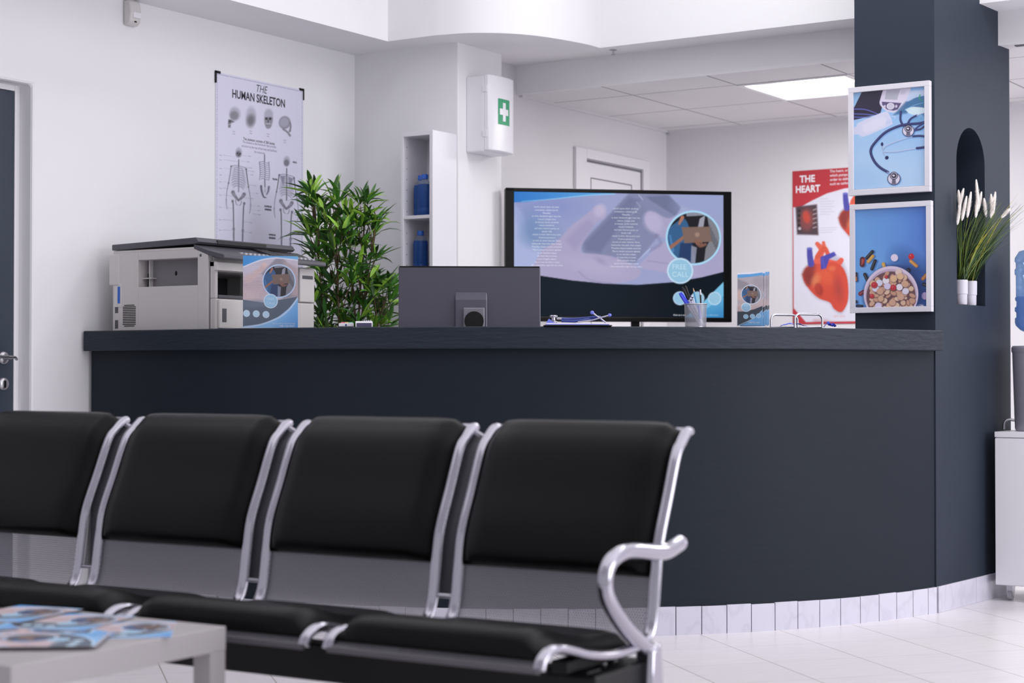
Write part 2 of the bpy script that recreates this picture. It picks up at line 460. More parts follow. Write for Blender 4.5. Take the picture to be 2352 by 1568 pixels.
        C = np.concatenate(Cl)*(1 if material.name == 'lit_screen' else .94 if material.name == 'photo_print' else 1.0); C = np.where(C <= .04045, C/12.92, ((C+.055)/1.055)**2.4)
        me = bpy.data.meshes.new(name); me.from_pydata(V, [], Fq); me.materials.append(material)
        at = me.color_attributes.new('col', 'FLOAT_COLOR', 'POINT')
        at.data.foreach_set('color', np.concatenate([C, np.ones((len(C), 1))], 1).astype(np.float32).ravel())
        o = bpy.data.objects.new(name, me); COL.objects.link(o); o.parent = parent; return o
# ================================================================ ROOM SHELL
X0 = -5.48; YC = 6.97; XC = -4.84; XB = -4.96; YB = 9.36; ZS = 2.6; ZC = 2.45; YD = 7.69
structure(MB().box(-6.2, 4.2, -2.5, 10, -.1, 0).build('floor', M['floor']))
b = MB()
b.prism_x([(-2.5, 0), (3.93, 0), (3.93, 2.16), (4.86, 2.16), (4.86, 0), (YC+.1, 0), (YC+.1, 3.7), (-2.5, 3.7)], X0-.25, X0)
structure(b.build('wall_left', M['wall'], bevel=.012))
structure(MB().box(X0-.2, XC, YC, 7.36, 0, ZS+.05).build('wall_column', M['wall'], bevel=.006))
structure(MB().box(X0-.2, XB, 7.30, YB+.1, 0, 2.7).build('wall_back_left', M['wall_back']))
structure(MB().box(XB-.1, 3.5, YB, YB+.15, 0, 2.7).build('wall_back', M['wall_back']))
# soffit round the bright well, with its rounded corner near the column
cv = [(-5.11, 6.76), (-4.83, 6.76), (-4.66, 6.80), (-4.52, 6.90), (-4.43, 7.03), (-4.37, 7.20), (-4.335, 7.36), (-4.33, 7.47)]
cvs = [(-5.11, -2.5), (-5.11, 6.76)] + [(p.x, p.y) for p in crom(cv[1:-1], 5)] + [(-4.33, 7.47), (3.5, 7.47), (3.5, YD), (X0-.2, YD), (X0-.2, -2.5)]
structure(MB().prism(cvs, ZS, 3.72).build('ceiling_soffit', M['soffit'], smooth=30))
structure(MB().box(-5.2, 3.5, -2.5, 7.6, 3.5, 3.6).build('ceiling', M['wall']))
# lowered tile ceiling with an opening for the lamp
fx0, fx1, fy0, fy1 = -3.855, -3.255, 8.03, 8.63
b = MB(); b.box(XB-.1, fx0, YD, YB+.1, ZC, ZS+.02); b.box(fx1, 3.5, YD, YB+.1, ZC, ZS+.02)
b.box(fx0, fx1, YD, fy0, ZC, ZS+.02); b.box(fx0, fx1, fy1, YB+.1, ZC, ZS+.02)
structure(b.build('ceiling_back', M['ceil']))
b = MB(); b.box(XB, XB+.02, YD+.02, YB, ZC-.012, ZC+.001); b.box(XB, 3.4, YB-.02, YB, ZC-.012, ZC+.001)
structure(b.build('trim_1', M['wall_back']))
structure(MB().box(XB-.1, 3.5, YD-.012, YD, ZC-.002, ZS+.02).build('trim_3', M['wall']))
lf = thing('ceiling_lamp', 'square recessed ceiling light panel glowing beside the dark pillar', 'ceiling light', (-3.555, 8.33, ZC))
b = MB()
for a0, a1, b0, b1 in ((-.3, .3, -.3, -.27), (-.3, .3, .27, .3), (-.3, -.27, -.27, .27), (.27, .3, -.27, .27)): b.box(a0, a1, b0, b1, -.006, .03)
b.build('lamp_frame', M['lip'], lf, bevel=.002)
b = MB(); b.add([(-.27, -.27, .02), (.27, -.27, .02), (.27, .27, .02), (-.27, .27, .02), (-.235, -.235, .055), (.235, -.235, .055), (.235, .235, .055), (-.235, .235, .055)],
      [(0, 4, 5, 1), (1, 5, 6, 2), (2, 6, 7, 3), (3, 7, 4, 0)])
b.build('reflector', M['lip'], lf, fix=False)
MB().box(-.235, .235, -.235, .235, .053, .059).build('diffuser', M['glow'], lf)
b = MB()
for k in range(1, 4): b.box(-.236, .236, -.27+k*.135-.002, -.27+k*.135+.002, .044, .051)
b.build('louvre', M['lip'], lf)
# air slot in the soffit right of the pillar
structure(MB().box(-2.34, -2.24, 7.72, 7.75, ZC-.004, ZC+.001).build('trim_2', M['socket']))

# dark pillar with arched niche
PX, PY = -2.452, 6.99; E = Vector((.075, .9972, 0)); N = Vector((-.9972, .075, 0)); PL = .82; PW = .35
def pp(s, w_, z): q = Vector((PX, PY, 0)) + E*s + N*w_; return (q.x, q.y, z)
bm = bmesh.new()
s0, s1, zb, zs_ = .222, .530, 1.280, 1.890
cs, ra = (s0+s1)/2, (s1-s0)/2
hole = [(s0, zb), (s1, zb)] + [(cs+ra*math.cos(a), zs_+ra*math.sin(a)) for a in [math.pi*k/20 for k in range(21)]]
ov = [bm.verts.new(pp(s, 0, z)) for s, z in ((0, 0), (PL, 0), (PL, 3.5), (0, 3.5))]
hv = [bm.verts.new(pp(s, 0, z)) for s, z in hole]; hb = [bm.verts.new(pp(s, .19, z)) for s, z in hole]
ed = [bm.edges.new((ov[i], ov[(i+1) % 4])) for i in range(4)] + [bm.edges.new((hv[i], hv[(i+1) % len(hv)])) for i in range(len(hv))]
bmesh.ops.triangle_fill(bm, edges=ed, use_beauty=True)
for i in range(len(hv)):
    j = (i+1) % len(hv); bm.faces.new((hv[i], hv[j], hb[j], hb[i]))
bm.faces.new(hb)
lv = [bm.verts.new(p) for p in ((PX-PW, PY, 0), (PX-PW+.06, PY+.82, 0), (PX-PW+.06, PY+.82, 3.5), (PX-PW, PY, 3.5))]
bm.faces.new((ov[0], ov[3], lv[3], lv[0])); bm.faces.new((lv[0], lv[3], lv[2], lv[1])); bm.faces.new((lv[1], lv[2], ov[2], ov[1]))
bm.faces.new((ov[3], ov[2], lv[2], lv[3])); bm.faces.new((ov[0], lv[0], lv[1], ov[1]))
bmesh.ops.recalc_face_normals(bm, faces=bm.faces)
me = bpy.data.meshes.new('wall_pillar'); bm.to_mesh(me); bm.free(); me.materials.append(M['pillar'])
o = bpy.data.objects.new('wall_pillar', me); COL.objects.link(o); structure(o)
b = MB()
for a0, a1 in ((.003, .395), (.398, .79)):
    q = [pp(a0, 0, 0), pp(a1, 0, 0), pp(a1, -.010, 0), pp(a0, -.010, 0)]
    b.prism([(p[0], p[1]) for p in q], 0, .108)
structure(b.build('baseboard_pillar', M['marble'], bevel=.0015))

# ---------------------------------------------------------------- doors
d = tag(MB().box(X0-.115, X0-.075, 3.97, 4.832, .01, 2.135).build('door_1', M['door_dark'], bevel=.002), kind='structure')
b = MB(); b.box(X0-.12, X0-.073, 3.93, 3.97, 0, 2.16); b.box(X0-.12, X0-.073, 4.834, 4.86, 0, 2.16); b.box(X0-.12, X0-.073, 3.97, 4.834, 2.137, 2.16)
b.build('door_frame', M['wall'], d, bevel=.002)
for zz, kind in ((1.05, 'h'), (.945, 'k')):
    b = MB(); yy = 4.78
    n = 24; pr = [(.0, .020), (.012, .021), (.020, .018), (.026, .008), (.027, 0)]
    # rosette facing +X
    vs = []; fs = []
    pr = [(.027, 0), (.027, .004), (.022, .010), (.012, .012)]
    for r_, h_ in pr:
        for k in range(n): a = 2*math.pi*k/n; vs.append((X0-.075+h_, yy+r_*math.cos(a), zz+r_*math.sin(a)))
    for j in range(3):
        for k in range(n): a_, b_ = j*n+k, j*n+(k+1) % n; fs.append((a_, b_, b_+n, a_+n))
    fs.append(tuple(range(3*n, 4*n))); b.add(vs, fs)
    if kind == 'h':
        b.sweep([(X0-.065, yy, zz), (X0-.03, yy, zz), (X0-.028, yy-.015, zz+.003), (X0-.028, yy-.09, zz+.006)], .009, .007)
        b.sweep([(X0-.03, yy-.01, zz+.004), (X0-.028, yy+.02, zz+.002), (X0-.035, yy+.035, zz-.006)], [.008, .008, .006], .006)
    b.build('door_handle' if kind == 'h' else 'keyhole_plate', M['steel'], d, smooth=40)
MB().box(X0-.064, X0-.0615, 4.776, 4.784, .93, .958).build('keyhole', M['black'], d)
# white door in the back room, on the left wall
d = tag(MB().box(XB+.001, XB+.006, 8.395, 9.04, .01, 2.165).build('door_2', M['lam'], bevel=.001), kind='structure')
b = MB(); b.box(XB, XB+.022, 8.26, 8.375, 0, 2.24); b.box(XB, XB+.022, 9.035, 9.107, 0, 2.24); b.box(XB, XB+.022, 8.375, 9.035, 2.185, 2.24)
b.build('door_frame', M['lam'], d, bevel=.004)
b = MB(); b.box(XB+.005, XB+.007, 8.375, 9.03, 2.170, 2.179); b.box(XB+.005, XB+.008, 9.022, 9.032, 0, 2.179)
b.build('door_gap', M['socket'], d)
b = MB(); b.box(XB+.005, XB+.0075, 8.44, 8.915, 2.078, 2.084); b.box(XB+.005, XB+.0075, 8.908, 8.915, .3, 2.08); b.box(XB+.005, XB+.0075, 8.44, 8.446, .3, 2.08)
b.build('panel_groove', M['socket'], d)

# ================================================================ RECEPTION COUNTER
ct = thing('reception_counter', 'long curved dark blue-grey reception counter with thick slab top and marble tile plinth', 'counter', (0, 0, 0))
YE = 6.985
def ring(ro, ri, xl, n=60, ye=YE):
    def arc(r, e):
        pe = math.acos(max(-1, min(1, (CY-ye)/r)))
        return [(CX + r*math.sin(pe*k/n), CY - r*math.cos(pe*k/n)) for k in range(n+1)]
    o_ = arc(ro, 0); i_ = arc(ri, 0)
    return [(xl, CY-ro)] + o_ + i_[::-1] + [(xl, CY-ri)]
b = MB(); b.prism(ring(RW, RW-.13, X0+.02), 0, 1.082)
b.build('front_wall', M['dark'], ct, smooth=30)
b = MB(); b.prism(ring(RS, RS-.27, X0+.012, 72), 1.080, 1.164)
b.build('countertop', M['dark_slab'], ct, bevel=.004, smooth=30)
b = MB(); b.box(X0+.012, -4.74, CY-RS+.268, 5.90, 1.080, 1.1635)
b.build('printer_ledge', M['dark_slab'], ct, bevel=.003)
b = MB(); b.prism(ring(RW-.13, 1.52, -4.70, ye=6.9), .93, .96)
b.build('desk_surface', M['lam'], ct, smooth=30)
b = MB(); rt = RW+.009; step = .103/rt; ph = .01
pe = math.acos((CY-YE)/rt)
xx = X0+.02
while xx < CX-.01:
    b.box(xx, min(xx+.101, CX), CY-rt, CY-RW+.002, 0, .108); xx += .103
while ph < pe-.01:
    p1 = min(ph+step-.0016, pe)
    q = []
    for r_, seq in ((rt, (ph, (ph+p1)/2, p1)), (RW-.002, (p1, (ph+p1)/2, ph))):
        q += [(CX+r_*math.sin(a), CY-r_*math.cos(a)) for a in seq]
    hh = .106 + random.uniform(-.0015, .002); b.prism(q, 0, hh); ph += step
b.build('tile_plinth', M['marble'], ct)

# ================================================================ WAITING BENCH
ox, oy = c2w(-.070, 4.25)
BN = thing('waiting_bench', 'four-seat waiting bench, black padded seats on chrome frame, in front of the counter', 'bench', (ox, oy, 0), R(1.5))
P_ = .58
prof = [(.012, .861), (-.004, .857), (-.030, .836), (-.058, .808), (-.100, .716), (-.143, .621), (-.158, .545), (-.170, .47), (-.184, .432), (-.2069, .414), (-.26, .405), (-.36, .404), (-.46, .418), (-.53, .436), (-.585, .448), (-.625, .446), (-.650, .434), (-.660, .416)]
PS = [(p.x, p.y) for p in crom(prof, 4)]
def resample(pts, n, a=0, b_=1):
    L = [0]
    for i in range(1, len(pts)): L.append(L[-1]+math.hypot(pts[i][0]-pts[i-1][0], pts[i][1]-pts[i-1][1]))
    out = []
    for k in range(n):
        t = (a+(b_-a)*k/(n-1))*L[-1]
        i = max(1, min(len(L)-1, next((j for j in range(len(L)) if L[j] >= t-1e-9), len(L)-1)))
        u = (t-L[i-1])/(L[i]-L[i-1]+1e-9); out.append((pts[i-1][0]+(pts[i][0]-pts[i-1][0])*u, pts[i-1][1]+(pts[i][1]-pts[i-1][1])*u))
    return out, L[-1]
def frac_at(test):
    L = 0; tot = 0; res = None
    for i in range(1, len(PS)):
        l = math.hypot(PS[i][0]-PS[i-1][0], PS[i][1]-PS[i-1][1]); tot += l
        if res is None and test(PS[i]): res = tot
    return res/tot
f_pad = frac_at(lambda p: p[1] < .549); f_seat = frac_at(lambda p: p[0] < -.235); f_front = frac_at(lambda p: p[0] < -.648)
def normals(pts):
    out = []
    for i in range(len(pts)):
        a = pts[max(0, i-1)]; c = pts[min(len(pts)-1, i+1)]; dy, dz = c[0]-a[0], c[1]-a[1]; l = math.hypot(dy, dz)+1e-9
        out.append((dz/l, -dy/l))
    return out
def pad(xa, xb, a, b_, T, name, parent, nx=18, nj=34, T0=.004):
    pts, L = resample(PS, nj, a, b_); nr = normals(pts); V = []; Fc = []
    def grid(front):
        g = []
        for j in range(nj):
            v = 2*j/(nj-1)-1; row = []
            for i in range(nx):
                u = 2*i/(nx-1)-1
                th = T*(max(0, 1-abs(u)**10))**.5*(max(0, 1-abs(v)**14))**.5 + .002
                off = th if front else -T0
                row.append((xa+(xb-xa)*i/(nx-1), pts[j][0]+nr[j][0]*off, pts[j][1]+nr[j][1]*off))
            g.append(row)
        return g
    A = grid(True); B = grid(False)
    for g in (A, B):
        for r_ in g: V += r_
    def ix(k, j, i): return k*nj*nx+j*nx+i
    for j in range(nj-1):
        for i in range(nx-1):
            Fc.append((ix(0, j, i), ix(0, j, i+1), ix(0, j+1, i+1), ix(0, j+1, i))); Fc.append((ix(1, j, i), ix(1, j+1, i), ix(1, j+1, i+1), ix(1, j, i+1)))
    for j in range(nj-1):
        for i in (0, nx-1): Fc.append((ix(0, j, i), ix(0, j+1, i), ix(1, j+1, i), ix(1, j, i)))
    for i in range(nx-1):
        for j in (0, nj-1): Fc.append((ix(0, j, i), ix(0, j, i+1), ix(1, j, i+1), ix(1, j, i)))
    m = MB(); m.add(V, Fc); return m.build(name, M['leather'], parent, smooth=70)
def sheet(xa, xb, a, b_, name, parent, off=-.006, m_='perf'):
    pts, L = resample(PS, 60, a, b_); nr = normals(pts); V = []; uv = []; Fc = []
    for j, (p, q) in enumerate(zip(pts, nr)):
        for x in (xa, xb):
            V.append((x, p[0]+q[0]*off, p[1]+q[1]*off)); uv.append((x, L*(a+(b_-a)*j/59)))
    for j in range(59): Fc.append((2*j, 2*j+1, 2*j+3, 2*j+2))
    m = MB(); m.add(V, Fc); return m.build(name, M[m_], parent, uv=uv, smooth=60, fix=False)
GP = .0365
def seat_unit(k):
    xa, xb = (k*P_+GP, (k+1)*P_-GP)       # k=0 is the seat by the armrest
    seat = sheet(xa, xb, .01, .985, 'seat_shell', BN)
    pad(xa+.010, xb-.010, 0.0, f_pad, .030, 'back_cushion', seat)
    pad(xa+.010, xb-.010, f_seat, f_front, .038, 'seat_cushion', seat)
    for x in (xa-.004, xb+.004):
        m = MB(); m.sweep([(x, p[0], p[1]) for p in PS],   .0108, .014, n=14, up=(1, 0, 0)); m.build('side_rail', M['chrome'], seat, smooth=60)
    m = MB(); y, z = PS[-1]; m.sweep([(xa-.004, y, z), (xb+.004, y, z)], .007, .009, n=10); m.build('front_rail', M['rail'], seat, smooth=60)
    m = MB(); y, z = PS[0]; m.sweep([(xa-.004, y, z), (xb+.004, y, z)], .008, n=10); m.build('top_rail', M['chrome'], seat, smooth=60)
    # bracket to the beam
    for x in (xa+.06, xb-.06): MB().box(x-.02, x+.02, -.47, -.22, .375, .402).build('mounting_bracket', M['black_matte'], seat, bevel=.003)
for k in (0, -1, -2, -3): seat_unit(k)
for j in (0, -1, -2):
    x = j*P_
    sheet(x-GP+.012, x+GP-.012, .03, frac_at(lambda p: p[1] < .475), 'gap_panel', BN, -.012, 'perf_dark')
    m = MB(); m.sweep([(x-GP, -.005, .858), (x-.01, .014, .838), (x+.01, .014, .83), (x+GP, -.008, .845)], .006, n=8); m.build('link_rod', M['chrome'], BN, smooth=60)
    m = MB(); m.sweep([(x-GP+.01, -.168, .47), (x+GP-.01, -.168, .47)], .005, n=8)
    m.build('link_rod', M['chrome'], BN, smooth=60)
m = MB(); m.box(-3*P_+.02, P_-.05, -.43, -.37, .292, .378); m.build('beam', M['black_matte'], BN, bevel=.006)
def arm(x, s):
    ap = [(x, -.17, .385), (x, -.2025, .394), (x, -.304, .452), (x, -.382, .5185), (x, -.3995, .562), (x, -.375, .600), (x, -.300, .6165), (x, -.1817, .6035), (x, -.11, .600), (x, -.045, .612)]
    pts = crom(ap, 6); m = MB(); m.sweep(pts, .0185, .0165, n=18, up=(1, 0, 0)); m.ball(pts[-1], .0175, .014, .0165)
    m.build('armrest', M['chrome'], BN, smooth=60)
    m = MB(); m.prism_x([(-.175, .41), (-.225, .40), (-.235, .30), (-.225, .03), (-.175, .03), (-.165, .30)], x-.022, x+.022)
    m.sweep([(x, -.62, .022), (x, -.2, .045), (x, .12, .022)], .024, .016, n=14, up=(1, 0, 0))
    m.build('leg', M['chrome'], BN, bevel=.010, smooth=40)
    for yy in (-.6, .1):
        m = MB(); m.lathe([(.018, 0), (.02, .004), (.018, .014), (.008, .02)], 16, (x, yy, 0)); m.build('foot_glide', M['black'], BN, smooth=40)
    m = MB(); m.box(min(x, x-s*.12), max(x, x-s*.12)-.0, -.44, -.18, .318, .372); m.build('end_bracket', M['black_matte'], BN, bevel=.008)
    for yy, zz in ((-.40, .345), (-.30, .355), (-.25, .350)): MB().lathe([(.010, -.002), (.010, .006), (.006, .009)], 12, (x-s*.06, yy, .371)).build('bolt', M['steel'], BN, smooth=40)
arm(.553, 1); arm(-3*P_+.027, -1)

# ================================================================ COFFEE TABLE with leaflets
TK = .45
rx_, dx_ = (521-1176)/F*3.755, 3.755
tx, ty = c2w(rx_, dx_)                      # far right corner of the table top
# local axes: -x along the back edge (away left), -y along the right-hand edge towards the camera
bx = Vector(c2w(-.85, .527)); by = Vector(c2w(-.527, -.85)); ang = math.atan2(-bx.y, -bx.x)
TB = thing('coffee_table', 'low white square coffee table in the near left corner, spread with leaflets', 'table', (tx, ty, 0), ang)
TSZ = .60
MB().box(-TSZ, 0, -TSZ, 0, TK-.052, TK).build('table_top', M['table'], TB, bevel=.002)
for x, y in ((-.05, -.05), (-TSZ, -.05), (-.05, -TSZ), (-TSZ, -TSZ)):
    MB().box(x+.0008, x+.0492, y+.0008, y+.0492, 0, TK-.052).build('leg', M['table'], TB, bevel=.0015)
# ================================================================ PRINTED PICTURES
def skeleton_poster():
    W, H = .622, .99
    p = Pic([(135, 108), (765, 228), (778, 1700), (140, 1662)], W, H, 210, 'd8d7ea')
    ink = '55545f'; ltx = '8a8998'
    m = p.ell(430, 1600, 500, 700, 0, 400); p.mix(m, 'dcdcf0', .3)
    # dashed border
    u = np.minimum(np.minimum(p.U*W, (1-p.U)*W), p.V*H); run = np.where((p.U*W > .012) & ((1-p.U)*W > .012), p.U*W, p.V*H)
    p.mix(((u > .006) & (u < .009) & ((run*130) % 1 < .6)).astype(float), '60607c', .8)
    # skulls
    def skull(cx, cy, k, kind):
        if kind == 'side':
            p.mix(p.ell(cx+4, cy-8, 40*k, 48*k, 0, 9), 'a5a4b4', .75); p.mix(p.ell(cx, cy+4, 30*k, 32*k, 0, 8), '7c7a84', .8)
            p.mix(p.poly([(cx-42*k, cy+30), (cx-16*k, cy+36), (cx+6*k, cy+50), (cx-22*k, cy+58), (cx-26*k, cy+92), (cx-42*k, cy+90), (cx-44*k, cy+60)], 3), '6a6870', .85)
            p.mix(p.ell(cx-30*k, cy+45, 8, 8, 0, 3), '3a3842', .9); p.mix(p.line([(cx-40*k, cy+70), (cx-20*k, cy+66)], 5), 'c9c8d8', .8)
        if kind == 'back':
            p.mix(p.ell(cx, cy-10, 36*k, 66*k, 0, 10), 'aaa9ba', .75); p.mix(p.ell(cx-2, cy+22, 28*k, 42*k, 8, 14), '6a6670', .85)
        if kind == 'front':
            p.mix(p.ell(cx+3, cy-28, 32*k, 44*k, 0, 8), 'a6a5b5', .8); p.mix(p.poly([(cx-28*k, cy-12), (cx+30*k, cy-12), (cx+28*k, cy+36), (cx+14*k, cy+66), (cx-12*k, cy+66), (cx-26*k, cy+34)], 4, True), '85838e', .85)
            for e in (-13, 14): p.mix(p.ell(cx+e*k, cy-2, 9*k, 9*k, 0, 2), '26242c', .95)
            p.mix(p.ell(cx, cy+16, 4, 9, 0, 2), '26242c', .9); p.mix(p.line([(cx-14*k, cy+36), (cx+16*k, cy+36)], 6, soft=2), 'd0cfdc', .9); p.mix(p.line([(cx-12, cy+42), (cx+14, cy+42)], 3), '4a4852', .9)
        if kind == 'cut':
            p.mix(p.ell(cx, cy-2, 42*k, 46*k, 10, 5), '82818f', .9); p.mix(p.ell(cx-2, cy-4, 34*k, 36*k, 10, 6), 'a8a7b8', .9)
            p.mix(p.line([(cx+38, cy-6), (cx+44, cy+20), (cx+38, cy+60)], 8, 14, 3), '77757f', .9); p.mix(p.line([(cx-10, cy+46), (cx+20, cy+66), (cx+40, cy+92)], 12, 14, 4), '74727c', .85)
    skull(268, 415, 1, 'side'); skull(389, 432, 1, 'back'); skull(513, 440, 1, 'front'); skull(632, 466, 1, 'cut')
    def skel(X, T, sgn):       # X centre line at top, T: y of skull top; coordinates as in the close crop
        def q(dx, dy): return (X+dx, T+dy+dx*.19)
        dk = '4e4c58'; md = '77758a'
        p.mix(p.ell(*q(0, 28), 24, 36, 0, 5), 'a2a1b4', .7); p.mix(p.ell(*q(-2, 40), 19, 24, 0, 5), '686672', .75)
        if sgn > 0:
            for e in (-9, 9): p.mix(p.ell(*q(e, 36), 6, 6, 0, 2), '24222a', .9)
            p.mix(p.ell(*q(0, 48), 3, 6, 0, 2), '24222a', .9); p.mix(p.line([q(-9, 62), q(9, 62)], 4), 'c8c7d6', .8)
        p.mix(p.line([q(0, 80), q(0, 130)], 7, 8, 2), dk, .8)
        p.mix(p.line([q(0, 130), q(1, 310)], 9, 8, 3), dk if sgn < 0 else md, .75)
        for k in range(9):                                                      # ribs
            y = 142+k*16; w_ = 34+k*3.4 if k < 5 else 52-(k-5)*5
            for e in (-1, 1):
                p.mix(p.line([q(e*5, y), q(e*w_*.6, y-4+k), q(e*w_, y+12+k)], 5, 3.5, 1.6), md, .72)
                p.mix(p.ell(*q(e*28, y), 24, 10, 0, 8), '9a98ac', .25)
        p.mix(p.line([q(-50, 136), q(-20, 126), q(20, 126), q(50, 130)], 5, 4), md, .8)
        if sgn < 0:
            for e in (-1, 1): p.mix(p.poly([q(e*12, 140), q(e*50, 142), q(e*22, 215)], 4), '86849a', .8)
        for e in (-1, 1):                                                       # arms
            p.mix(p.line([q(e*54, 136), q(e*62, 200), q(e*72, 262)], 7, 6, 1.6), md if sgn > 0 and e < 0 else dk, .85)
            p.mix(p.ell(*q(e*54, 138), 6, 6), dk, .8); p.mix(p.ell(*q(e*72, 264), 5, 6), dk, .8)
            p.mix(p.line([q(e*73, 268), q(e*84, 330), q(e*88, 385)], 6, 4, 2), md, .8)
            p.mix(p.line([q(e*88, 385), q(e*87, 420), q(e*80, 452)], 8, 4, 3), md, .65)
        # pelvis
        for e in (-1, 1):
            p.mix(p.line([q(e*40, 322), q(e*34, 336), q(e*16, 358), q(e*2, 372)], 26, 14, 4), '6d6b7c', .85)
            p.mix(p.line([q(e*36, 330), q(e*24, 346)], 10, 8, 4), 'b0aec0', .7)
            p.mix(p.line([q(e*22, 376), q(e*16, 402), q(e*6, 408)], 6, 4, 2), md, .8)
            p.mix(p.ell(*q(e*42, 388), 8, 10, 0, 3), dk, .75)
            p.mix(p.line([q(e*42, 388), q(e*36, 430), q(e*33, 580)], 9, 8, 2), md, .9); p.mix(p.line([q(e*40, 400), q(e*34, 570)], 3, 3, 1.5), dk, .7)
            p.mix(p.ell(*q(e*33, 588), 9, 12, 0, 3), md, .8)
            p.mix(p.line([q(e*32, 600), q(e*30, 700), q(e*26, 790)], 10, 6, 2), md, .9); p.mix(p.line([q(e*37, 610), q(e*32, 780)], 3), dk, .6)
            p.mix(p.line([q(e*26, 795), q(e*34, 812)], 10, 6, 2), md, .8)
    skel(303, 655, 1); skel(650, 715, -1)
    # torso seen from the side
    p.mix(p.line([(489, 700), (489, 745)], 9, 9, 2), '6d6b7c', .8); 
    for k in range(9):
        y = 752+k*15; p.mix(p.line([(455+k*1.5, y), (480, y-5), (500, y+4), (520, y+6)], 5, 4, 1.5), '6d6c84', .75)
    for x in (452, 488, 520): p.mix(p.line([(x, 750), (x+6, 830), (x+2, 880)], 7, 5, 2), '77758c', .7)
    p.mix(p.line([(492, 880), (494, 930)], 9, 9, 2), '6d6b7c', .8)
    p.mix(p.line([(466, 925), (470, 960), (484, 1000), (500, 1008)], 16, 8, 2), '55546a', .85); p.mix(p.line([(522, 930), (518, 960), (506, 985)], 16, 8, 3), '6a687c', .85)
    p.mix(p.ell(494, 955, 10, 20, 0, 4), 'bbbacb', .8)
    # leader lines
    for y0, x1 in ((703, 280), (737, 295), (798, 250), (845, 262), (895, 240), (940, 230), (990, 262), (1078, 262), (1168, 268), (1243, 262)):
        p.mix(p.line([(192, y0), (x1, y0+ (x1-192)*.12)], 1.6), '9a99ac', .7)
        p.text(164, y0+4, 'bone', .0085, ltx, 'LEFT')
    for y0, x0 in ((708, 330), (748, 320), (793, 340), (818, 355), (842, 350), (920, 370), (975, 385), (1013, 350), (1068, 398), (1100, 400), (1130, 405), (1188, 342), (1262, 340)):
        p.mix(p.line([(x0, y0-4), (x0+40, y0)], 1.6), '9a99ac', .7); p.text(x0+42, y0+4, 'bone', .0085, ltx, 'LEFT')
    p.text(460, 252, 'THE', .050, '3c3b48', shear=.25, sx=.88)
    p.text(446, 323, 'HUMAN SKELETON', .054, '2c2b38', bold=.024, sx=.80)
    p.text(450, 610, 'The skeleton consists of 206 bones.', .0185, '4a4956', bold=.01, sx=.84)
    p.text(452, 632, 'The skeleton is the framework that provides\nstructure to the rest of the body and facilitates\nthe movement', .0165, '8886a0', sp=1.15, sx=.8)
    for x, y, s_ in ((266, 538, 'Side\nview'), (388, 533, 'Back\nview'), (512, 553, 'Front\nview'), (634, 596, 'Inside\nview')): p.text(x, y, s_, .010, '9897a8', sp=1.1)
    for x, y, s_ in ((708, 756, 'HEAD'), (565, 880, 'TRUNK'), (517, 1078, 'SUPERIOR\nMEMBERS'), (549, 1284, 'INFERIOR\nMEMBERS')): p.text(x, y, s_, .0115, '4a4a60', bold=.05, sp=1.3)
    th = thing('skeleton_poster', 'white human skeleton anatomy poster pinned on the left wall above the printer', 'poster', (X0+.004, 5.939, 2.368), R(90))
    p.build('printed_sheet', M['print'], th)
    MB().box(0, W, .0004, .003, -H, 0).build('backing', M['paper'], th)
    for x, s_ in ((0, 1), (W, -1)):
        b = MB(); b.box(min(x-.004*s_, x+.03*s_), max(x-.004*s_, x+.03*s_), -.003, .0035, -.006, .006); b.box(min(x-.005*s_, x+.004*s_), max(x-.005*s_, x+.004*s_), -.003, .0035, -.05, .003)
        b.build('corner_clip', M['black'], th, bevel=.001)
skeleton_poster()

